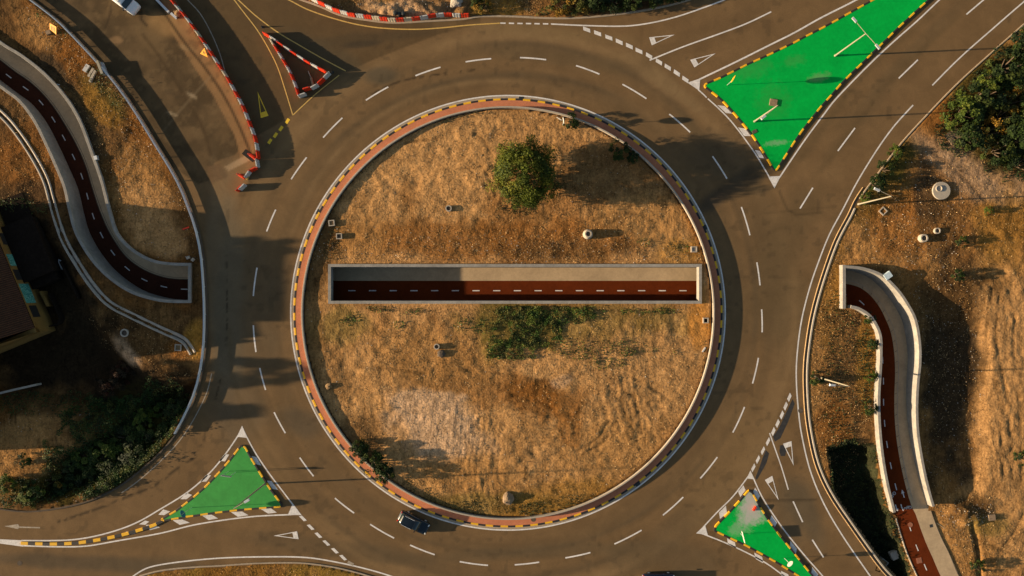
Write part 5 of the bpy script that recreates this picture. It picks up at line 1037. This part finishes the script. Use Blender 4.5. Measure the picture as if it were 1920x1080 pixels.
def van(px, py, ang):
    p = W(px, py, 1.2); root = tag(empty('van', (p.x, p.y, .012), ang), 'white panel van on the old asphalt at the top left edge', 'van')
    mb = MB(); loft(mb, [(-2.6, .90, .35, 1.9), (-2.5, .98, .28, 2.05), (-.5, .99, .26, 2.08), (.9, .97, .26, 2.02), (1.35, .96, .26, 1.75), (1.75, .96, .27, 1.30), (2.3, .92, .28, 1.12), (2.55, .78, .34, .92)], 24, p=5.5); mb.build('body', M['van_paint'], root, smooth=True)
    mb = MB(); a = [(1.12, -.72, 1.985), (1.12, .72, 1.985), (1.66, .82, 1.43), (1.66, -.82, 1.43)]; mb.quad(*[(x + .035, y, z + .035) for x, y, z in a]); mb.build('windscreen', M['glass'], root, fix=False)
    for s_ in (-1, 1):
        mb = MB(); mb.box((1.05, s_ * .975, 1.25), (.7, .03, .42)); mb.build('window', M['glass'], root)
        mb = MB(); mb.box((1.35, s_ * 1.1, 1.15), (.14, .22, .24)); mb.build('mirror', M['dark_metal'], root)
        mb = MB(); mb.box((2.28, s_ * .72, .85), (.28, .26, .16), -s_ * .4, 0, .8); mb.build('headlight', M['lamp_white'], root)
        for x in (-1.6, 1.6):
            mb = MB(); mb.tube((x, s_ * .78, .34), (x, s_ * 1.0, .34), .34, .33, 18); w = mb.build('wheel', M['tyre'], root); mb = MB(); mb.tube((x, s_ * .99, .34), (x, s_ * 1.01, .34), .2, .18, 12); mb.build('rim', M['steel'], w)
    for x in (-1.7, -.6, .45): mb = MB(); mb.box((x, 0, 2.05), (.04, 1.5, .05)); mb.build('roof_bar', M['steel'], root)
van(227, -3, R(-38))

# ------------------------------------------------------------------ manholes, slabs and odds and ends
def ring_thing(px, py, r, h_, label, r_top=None, lid=True, m='concrete_light', name='manhole_ring'):
    p = at(px, py); rt = r_top or r; root = tag(empty(name, p), label, 'manhole ring')
    mb = MB(); mb.lathe((0, 0, 0), [(r, -.4), (r, h_ * .3), (rt, h_), (rt * .68, h_), (rt * .66, h_ - .25)], 28, cap=False); mb.build('ring', M[m], root)
    mb = MB(); mb.lathe((0, 0, h_ - .14), [(rt * .66, 0), (rt * .2, .03), (0, .03)], 20, cap=False); mb.build('cover', M['concrete_dark'] if lid else M['hole'], root); return root
ring_thing(842, 392, .46, .35, 'small sunken concrete manhole ring left of the lone tree')
ring_thing(1101, 440, .72, 1.0, 'white conical manhole shaft standing proud right of the lone tree', .5)
ring_thing(820, 649, .42, .45, 'low concrete manhole ring on the island below the trench')
ring_thing(1728, 447, .62, .7, 'larger of two concrete rings on the eastern earth', .55)
ring_thing(1755, 433, .44, .4, 'smaller of two concrete rings on the eastern earth')
ring_thing(235, 624, .60, .25, 'pale concrete manhole ring beside the western ditch')
p = at(1763, 358); root = tag(empty('manhole_slab', p), 'large round concrete slab with an off-centre dark hatch', 'concrete slab')
mb = MB(); mb.lathe((0, 0, 0), [(1.30, -.3), (1.30, .22), (1.27, .25), (0, .25)], 40, cap=False); mb.build('slab', M['concrete_light'], root)
mb = MB(); mb.lathe((-.42, .30, .25), [(.46, 0), (.46, .14), (.38, .14), (.37, .02), (0, .02)], 24, cap=False); mb.build('hatch', M['concrete'], root)
def box_thing(px, py, s_, label, rz=0.0, h_=.35, inner='hole', m='concrete_light'):
    p = at(px, py); root = tag(empty('inspection_chamber', p, rz), label, 'inspection chamber', 'square inspection chambers'); t = .13; mb = MB()
    for sx, sy, a, b in ((0, 1, s_, t), (0, -1, s_, t), (1, 0, t, s_ - 2 * t), (-1, 0, t, s_ - 2 * t)): mb.box((sx * (s_ - t) / 2, sy * (s_ - t) / 2, -.3), (a, b, .3 + h_))
    mb.build('frame', M[m], root); mb = MB(); mb.box((0, 0, -.2), (s_ - 2 * t - .01, s_ - 2 * t - .01, .2 + h_ - .15)); mb.build('cover', M[inner], root); return root
M['soil_plain'] = mat('fill_soil', (.24, .15, .07), .95, noise=.3, nscale=4)
box_thing(624, 419, .86, 'sandy-filled square chamber, upper of two by the island west wall', R(6), .35, 'soil_plain')
box_thing(638, 443.5, .84, 'dark square chamber, lower of two by the island west wall', R(2), .4, 'concrete_dark')
box_thing(1299, 468, .86, 'square chamber near the east end of the trench, above it', 0, .35, 'concrete')
box_thing(1321, 600.5, .80, 'small square chamber near the east end of the trench, below it', 0, .3, 'hole')
box_thing(335, 651.5, .95, 'square chamber beside the lower end of the western ditch', R(-3), .2, 'soil_plain')
box_thing(1668, 1065, 1.15, 'tilted square chamber in the dark embankment at the bottom', R(-38), .9, 'soil_plain')
box_thing(1647, 1067, .75, 'small square chamber against the kerb at the bottom', R(-20), .3, 'soil_plain')
box_thing(1655, 396, .95, 'thin square frame lying under the east street lamp', R(45), .1, 'soil_plain')
def rock(px, py, r, label, m='stone', seed=0, name='boulder', flat=.6):
    rs = np.random.RandomState(seed); bm = bmesh.new(); bmesh.ops.create_icosphere(bm, subdivisions=3, radius=r)
    for v in bm.verts:
        n = .72 + .5 * float(vn(np.array([v.co.x * 3 / r + 50 + seed]), np.array([v.co.y * 3 / r + v.co.z * 2 / r]), 1.6, seed)[0]); v.co *= n; v.co.z *= flat
    me = bpy.data.meshes.new(name); bm.to_mesh(me); bm.free(); me.materials.append(M[m]); o = bpy.data.objects.new(name, me); COL.objects.link(o); o.location = at(px, py, r * .15); return tag(o, label, name.replace('_', ' '))
rock(952, 932, .85, 'tan boulder near the island bottom edge', seed=2)
rock(618, 723, .5, 'small grey-brown mound of rock near the island west edge', 'soil_plain', 3)
rock(857, 4, .9, 'pale rubble boulder at the top edge above the barriers', 'concrete_light', 4)
rock(850, 10, .5, 'small pale rock beside the rubble boulder at the top edge', 'concrete_light', 5)
rock(828, 662, .6, 'dull green-grey rock beside the low manhole ring', 'concrete_dark', 6)
def slab(px, py, L_, w_, h_, a, label, m='concrete', name='slab', tilt=0, z=0.0, cat='slab'):
    p = at(px, py, z); mb = MB(); mb.box((0, 0, -.1), (L_, w_, h_ + .1), 0, 0, .97); o = mb.build(name, M[m]); o.location = p; o.rotation_euler = (tilt, 0, R(a)); return tag(o, label, cat)
slab(1857, 969, 1.0, .9, .3, 6, 'square pale slab on the eastern earth beside rubble', 'stone')
slab(164, 129, 1.15, .62, .3, 58, 'broad pale slab, leftmost of three lying west of the guard rail', 'white_plastic')
slab(173, 137, 1.5, .34, .3, 60, 'narrow grey slab, middle of three lying west of the guard rail', 'concrete_light')
slab(176, 144, 1.9, .34, .3, 64, 'longest grey slab, lowest of three lying west of the guard rail', 'concrete')
slab(194, 130, 2.1, .36, .95, -68, 'cream board leaning beside the western guard rail', 'pole', 'board', cat='board')
slab(198, 130, 1.9, .30, .8, -66, 'grey-blue board next to the cream one beside the guard rail', 'steel', 'board', cat='board')
slab(1688, 1046, 1.5, 1.2, .5, 25, 'pale concrete slab beside the square chamber in the dark embankment', 'concrete')
slab(1646, 357 - 1, .5, .5, .2, 20, 'small pale block at the foot of the north-east shrubs', 'concrete_light')
slab(1532, 709, 1.9, .12, .18, -33, 'yellowish plank lying by the white eastern kerb', 'pole', 'plank', cat='plank')
slab(1657, 517, .9, 1.1, .25, -55, 'crumpled pale blue sheet on the wall of the eastern ramp', 'pale_cloth', 'sheet', z=.9, cat='plastic sheet')
slab(1787, 255, 2.2, 1.7, .1, 40, 'flat tan slab at the corner of the north-east thicket', 'stone')
slab(1413, 952, .75, .26, .25, 58, 'short red tube lying in the spilled cement', 'red_plastic', 'tube', cat='tube') 
bpy.data.objects['tube'].location.z = .30
slab(1778 - 10, 988, 2.3, .06, .06, -31, 'thin straw-coloured stick on the earth by the pale footpath', 'pole', 'stick', cat='stick')
slab(1449, 193, 1.1, 1.0, .14, -10, 'brown square foundation block on the large green island', 'stone', 'foundation_block', z=.44, cat='block')
slab(1414, 247, .7, .5, .05, 25, 'small dark square patch plate on the large green island', 'concrete_dark', 'plate', z=.44, cat='plate')
slab(586, 155, 1.6, .28, .35, -75, 'tan timber piece inside the barrier triangle', 'stone', 'timber', z=.3, cat='timber')
slab(583, 145, 1.9, .08, .3, -68, 'thin grey rod inside the barrier triangle', 'concrete', 'rod', z=.3, cat='rod')
slab(1318, 655, .8, .2, .15, 55, 'small white scrap against the ring wall on the east', 'white_plastic', 'scrap', cat='scrap')
slab(110, 161 - 2, .5, .12, .08, -10, 'small white curved scrap west of the guard rail', 'white_plastic', 'scrap', cat='scrap')
slab(183, 297, .45, .6, .5, 15, 'grey box fixed outside the western ramp wall', 'steel', 'box', cat='box')
slab(106, 496, .75, 1.5, .25, -12, 'patchy white board lying in the dark yard', 'white_plastic', 'board', cat='board')
slab(349, 428, 1.0, .2, .1, 20, 'broken red and white strip on the western verge', 'red_plastic', 'strip', cat='strip')
slab(354, 483, .5, .4, .3, 20, 'white stone by the western portal beam', 'concrete_light', 'stone', cat='stone'); slab(363, 487, .45, .4, .3, 50, 'second white stone between portal beam and guard rail', 'concrete_light', 'stone', cat='stone')
# warning signs at the works
def tripod_sign(px, py, label, tri=True, a=0):
    p = W(px, py, .6); bz = max(0.0, min(.3, pz(p))); root = tag(empty('works_sign', (p.x, p.y, bz), R(a)), label, 'works sign'); tl = R(38)
    def T(x, y): return (x, y * math.cos(tl), .12 + (y + .62) * math.sin(tl))
    mb = MB()
    pts = [(-.62, -.55), (.62, -.55), (0, .62)] if tri else [(-.55, -.62), (.55, -.62), (.55, .62), (-.55, .62)]
    v = [T(*q) for q in pts]; n = len(v); mb.add(v + [(x, y + .03, z - .03) for x, y, z in v], [tuple(range(n)), tuple(range(2 * n - 1, n - 1, -1))] + [(i, (i + 1) % n, n + (i + 1) % n, n + i) for i in range(n)]); mb.build('sign_face', M['orange'], root)
    mb = MB()
    for x in ((-.1, .12) if tri else (-.25, 0, .25)):
        q = [T(x - .035, -.3), T(x + .035, -.3), T(x + .035, .1 if tri else .35), T(x - .035, .1 if tri else .35)]; mb.quad(*[(a_, b_ - .012, c_ + .015) for a_, b_, c_ in q])
    mb.build('symbol', M['dark_metal'], root, fix=False)
    mb = MB(); mb.tube((0, .45, .8), (0, .9, -.05), .025, .025, 6); mb.build('leg', M['dark_metal'], root); return root
tripod_sign(382, 97, 'orange triangular roadworks sign behind the long barrier line', True, -25)
tripod_sign(99, 54, 'orange rectangular roadworks sign in the dry grass at the top left', False, -30)
slab(93, 62, .7, .6, .3, 20, 'pale sandbag at the foot of the orange rectangular sign', 'stone', 'sandbag', cat='sandbag')
slab(462, 333, .5, .7, .3, 70, 'yellow footing bag below the hooked end of the barriers', 'paint_yellow', 'sandbag', z=.3, cat='sandbag')
# timber / steel girders beside the barrier line
for (x0, y0, x1, y1, lab) in ((287, -8, 318, 24, 'long white steel girder lying beside the top of the long barrier line'), (322, 26, 332, 35, 'short white steel girder beside the long barrier line')):
    a, b = W(x0, y0), W(x1, y1); mb = MB(); d = (b - a); L_ = d.length; mb.box((L_ / 2, 0, 0), (L_, .10, .26)); mb.box((L_ / 2, 0, .26), (L_, .34, .03)); mb.box((L_ / 2, 0, -.02), (L_, .34, .02)); o = mb.build('girder', M['steel']); o.location = (a.x, a.y, .03); o.rotation_euler = (0, 0, math.atan2(d.y, d.x)); tag(o, lab, 'girder')
rock(333, 26, .55, 'heap of rust-brown rubble between the girder and the barriers', 'soil_plain', 9, 'heap', .7); bpy.data.objects['heap'].location.z = .1
def cone(px, py, label, m='orange'):
    p = W(px, py); mb = MB(); mb.box((p.x, p.y, .0), (.36, .36, .04)); mb.lathe((p.x, p.y, .04), [(.14, 0), (.03, .6), (0, .6)], 14, cap=False); return tag(mb.build('bollard', M[m]), label, 'bollard')
cone(492, 51, 'small dark bollard above the tip of the barrier triangle', 'dark_metal'); cone(623.5, 135.5, 'small dark bollard at the right corner of the barrier triangle', 'dark_metal')
for x, y, i in ((743, 29, 0), (750, 30, 1), (758, 29.5, 2)):
    p = at(x, y); mb = MB(); mb.lathe((p.x, p.y, p.z), [(.28, -.1), (.30, .4), (.2, .55), (0, .58)], 14, cap=False); tag(mb.build('drum', M['dark_metal']), '%s of three dark drums behind the top barrier line' % ['leftmost', 'middle', 'rightmost'][i], 'drum', 'drums behind the top barriers')

# ------------------------------------------------------------------ house in the west
hu = Vector((.385, -.923, 0)); hv = Vector((.923, .385, 0)); hang = math.atan2(hu.y, hu.x)
BZ = -1.45; EZ = 2.6
corner_e = W(65, 612, EZ)              # eave corner, south-east
house = tag(empty('house', (corner_e.x, corner_e.y, BZ), hang), 'ochre house with brown tiled roof and turquoise murals at the left edge', 'house')
# local axes: +x runs along hu (south), +y runs along hv rotated (east)
def hl(x, y, z): return (x, y, z - BZ)
L_h, W_h, RZ = 19.0, 17.0, 7.6
mb = MB()
mb.add([hl(-L_h, 0, BZ), hl(0.9, 0, BZ), hl(.9, -W_h, BZ), hl(-L_h, -W_h, BZ), hl(-L_h, 0, EZ), hl(.9, 0, EZ), hl(.9, -W_h, EZ), hl(-L_h, -W_h, EZ), hl(-L_h, -W_h / 2, RZ), hl(.9, -W_h / 2, RZ)],
       [(0, 1, 5, 4), (1, 2, 6, 9, 5), (2, 3, 7, 6), (3, 0, 4, 8, 7)]); mb.build('wall', M['house_wall'], house)
mb = MB()
for s_ in (0, 1):
    y0, y1 = (.0, -W_h / 2) if s_ == 0 else (-W_h, -W_h / 2)
    mb.add([hl(-L_h - .3, y0, EZ + .12), hl(.2, y0, EZ + .12), hl(.2, y1, RZ + .12), hl(-L_h - .3, y1, RZ + .12)], [(0, 1, 2, 3)]); 
mb.build('roof', M['tiles'], house)
for x0, x1, nm, m, z0, z1 in ((-14.5, -12.7, 'window', 'hole', .6, 2.0), (-11.2, -9.4, 'mural', 'mural', .3, 2.3), (-8.8, -7.2, 'door', 'hole', -.2, 2.3), (-6.6, -3.6, 'mural', 'mural', .3, 2.3), (-3.2, -1.4, 'window', 'hole', .6, 2.1)):
    mb = MB(); mb.box(((x0 + x1) / 2, .0, z0 - BZ), (x1 - x0, .06, z1 - z0)); mb.build(nm, M[m], house)
mb = MB(); mb.box((.55, -W_h / 2, EZ - BZ - .6), (.7, W_h, .75)); mb.build('parapet', M['house_wall'], house)
mb = MB(); mb.box((-L_h * .5 - 3.0, 2.2, 0), (L_h * .72, 4.0, .0 - BZ + .2)); mb.build('terrace', M['dark_roof'], house)
# annex with dark roof
an = tag(empty('annex', W(52, 470, 1.0) * 1.0, hang), 'dark flat-roofed annex beside the ochre house', 'annex'); an.location.z = BZ
mb = MB(); mb.box((-.2, .1, 0), (8.4, 4.6, 2.5)); mb.build('wall', M['dark_roof'], an); mb = MB(); mb.box((-.2, .1, 2.5), (8.7, 4.9, .12)); mb.build('roof', M['dark_roof'], an)
for x, y, l, a, lab in ((77, 552, 1.0, -65, 'upper ochre gate post stub beside the house terrace'), (84, 565, 1.6, -65, 'lower ochre gate post stub beside the house terrace')):
    p = at(x, y); mb = MB(); mb.box((0, 0, 0), (l, .28, 1.4)); o = mb.build('gate_post', M['house_wall']); o.location = p; o.rotation_euler = (0, 0, R(a)); tag(o, lab, 'gate post')
wl = resample(WP([(112, 490), (128, 520), (147, 560)], 0), 1.0); mb = MB(); mb.sweep([Vector((p.x, p.y, BZ)) for p in wl], [(.1, -.2), (.1, 1.5), (-.1, 1.5), (-.1, -.2)]); tag(mb.build('yard_wall', M['dark_roof']), 'thin grey yard wall east of the ochre house', 'yard wall')
wl = resample(WP([(68, 617), (90, 612), (112, 604), (100, 575), (88, 550)], 0), 1.0); mb = MB(); mb.sweep([Vector((p.x, p.y, BZ)) for p in wl], [(.08, -.2), (.08, 1.2), (-.08, 1.2), (-.08, -.2)]); tag(mb.build('yard_wall', M['dark_roof']), 'low yard wall wrapping the house corner', 'yard wall')
wl = resample(WP([(-20, 742), (20, 732), (65, 722)], 0), 1.0); mb = MB(); mb.sweep([Vector((p.x, p.y, BZ)) for p in wl], [(.15, -.2), (.15, 1.3), (-.15, 1.3), (-.15, -.2)]); tag(mb.build('garden_wall', M['concrete']), 'pale garden wall stub in the dark south-west hollow', 'garden wall')
# block and trees just west of the picture, whose shadows fall across it
bl = tag(empty('apartment_block', (-93, -2.4, BZ)), 'plain ochre block just beyond the left picture edge', 'apartment block'); mb = MB(); mb.box((0, 0, 0), (10, 9.6, 12.2)); mb.build('wall', M['house_wall'], bl); mb = MB(); mb.add([(-5.3, -5.1, 12.2), (5.3, -5.1, 12.2), (5.3, 5.1, 12.2), (-5.3, 5.1, 12.2), (0, -4.2, 13.3), (0, .6, 13.3)], [(3, 2, 1, 0), (0, 1, 4), (1, 2, 5, 4), (2, 3, 5), (3, 0, 4, 5)]); mb.build('roof', M['dark_roof'], bl)
sh = tag(empty('shade_block', (-86, -16.6, BZ)), 'unseen low block added beyond the left edge to cast shade', 'shade_block'); mb = MB(); mb.box((0, 0, 0), (7, 15, 6.6)); mb.build('wall', M['house_wall'], sh); mb = MB(); mb.box((0, 0, 6.6), (7.6, 15.6, .3)); mb.build('roof', M['dark_roof'], sh)  # unseen low block, added only to throw shade over the yard
for (x, y, r, hh, zc, lab) in ((-94, -15.0, 2.2, 3.0, 11.8, 'tall tree beyond the left edge, nearer the apartment block'), (-94, -20.6, 1.5, 2.4, 10.6, 'tall tree beyond the left edge, farther from the apartment block'), (-92, 3.2, 2.0, 2.8, 10.6, 'unseen tree added beyond the left edge to soften the block shadow')):  # last tree is unseen, added to soften the block's shadow edge
    make_tree('tree', r, hh, zc, zc, 60, 90, .42, DKG, int(abs(x * y)) % 100, lab, 'tree', (x, y, BZ))
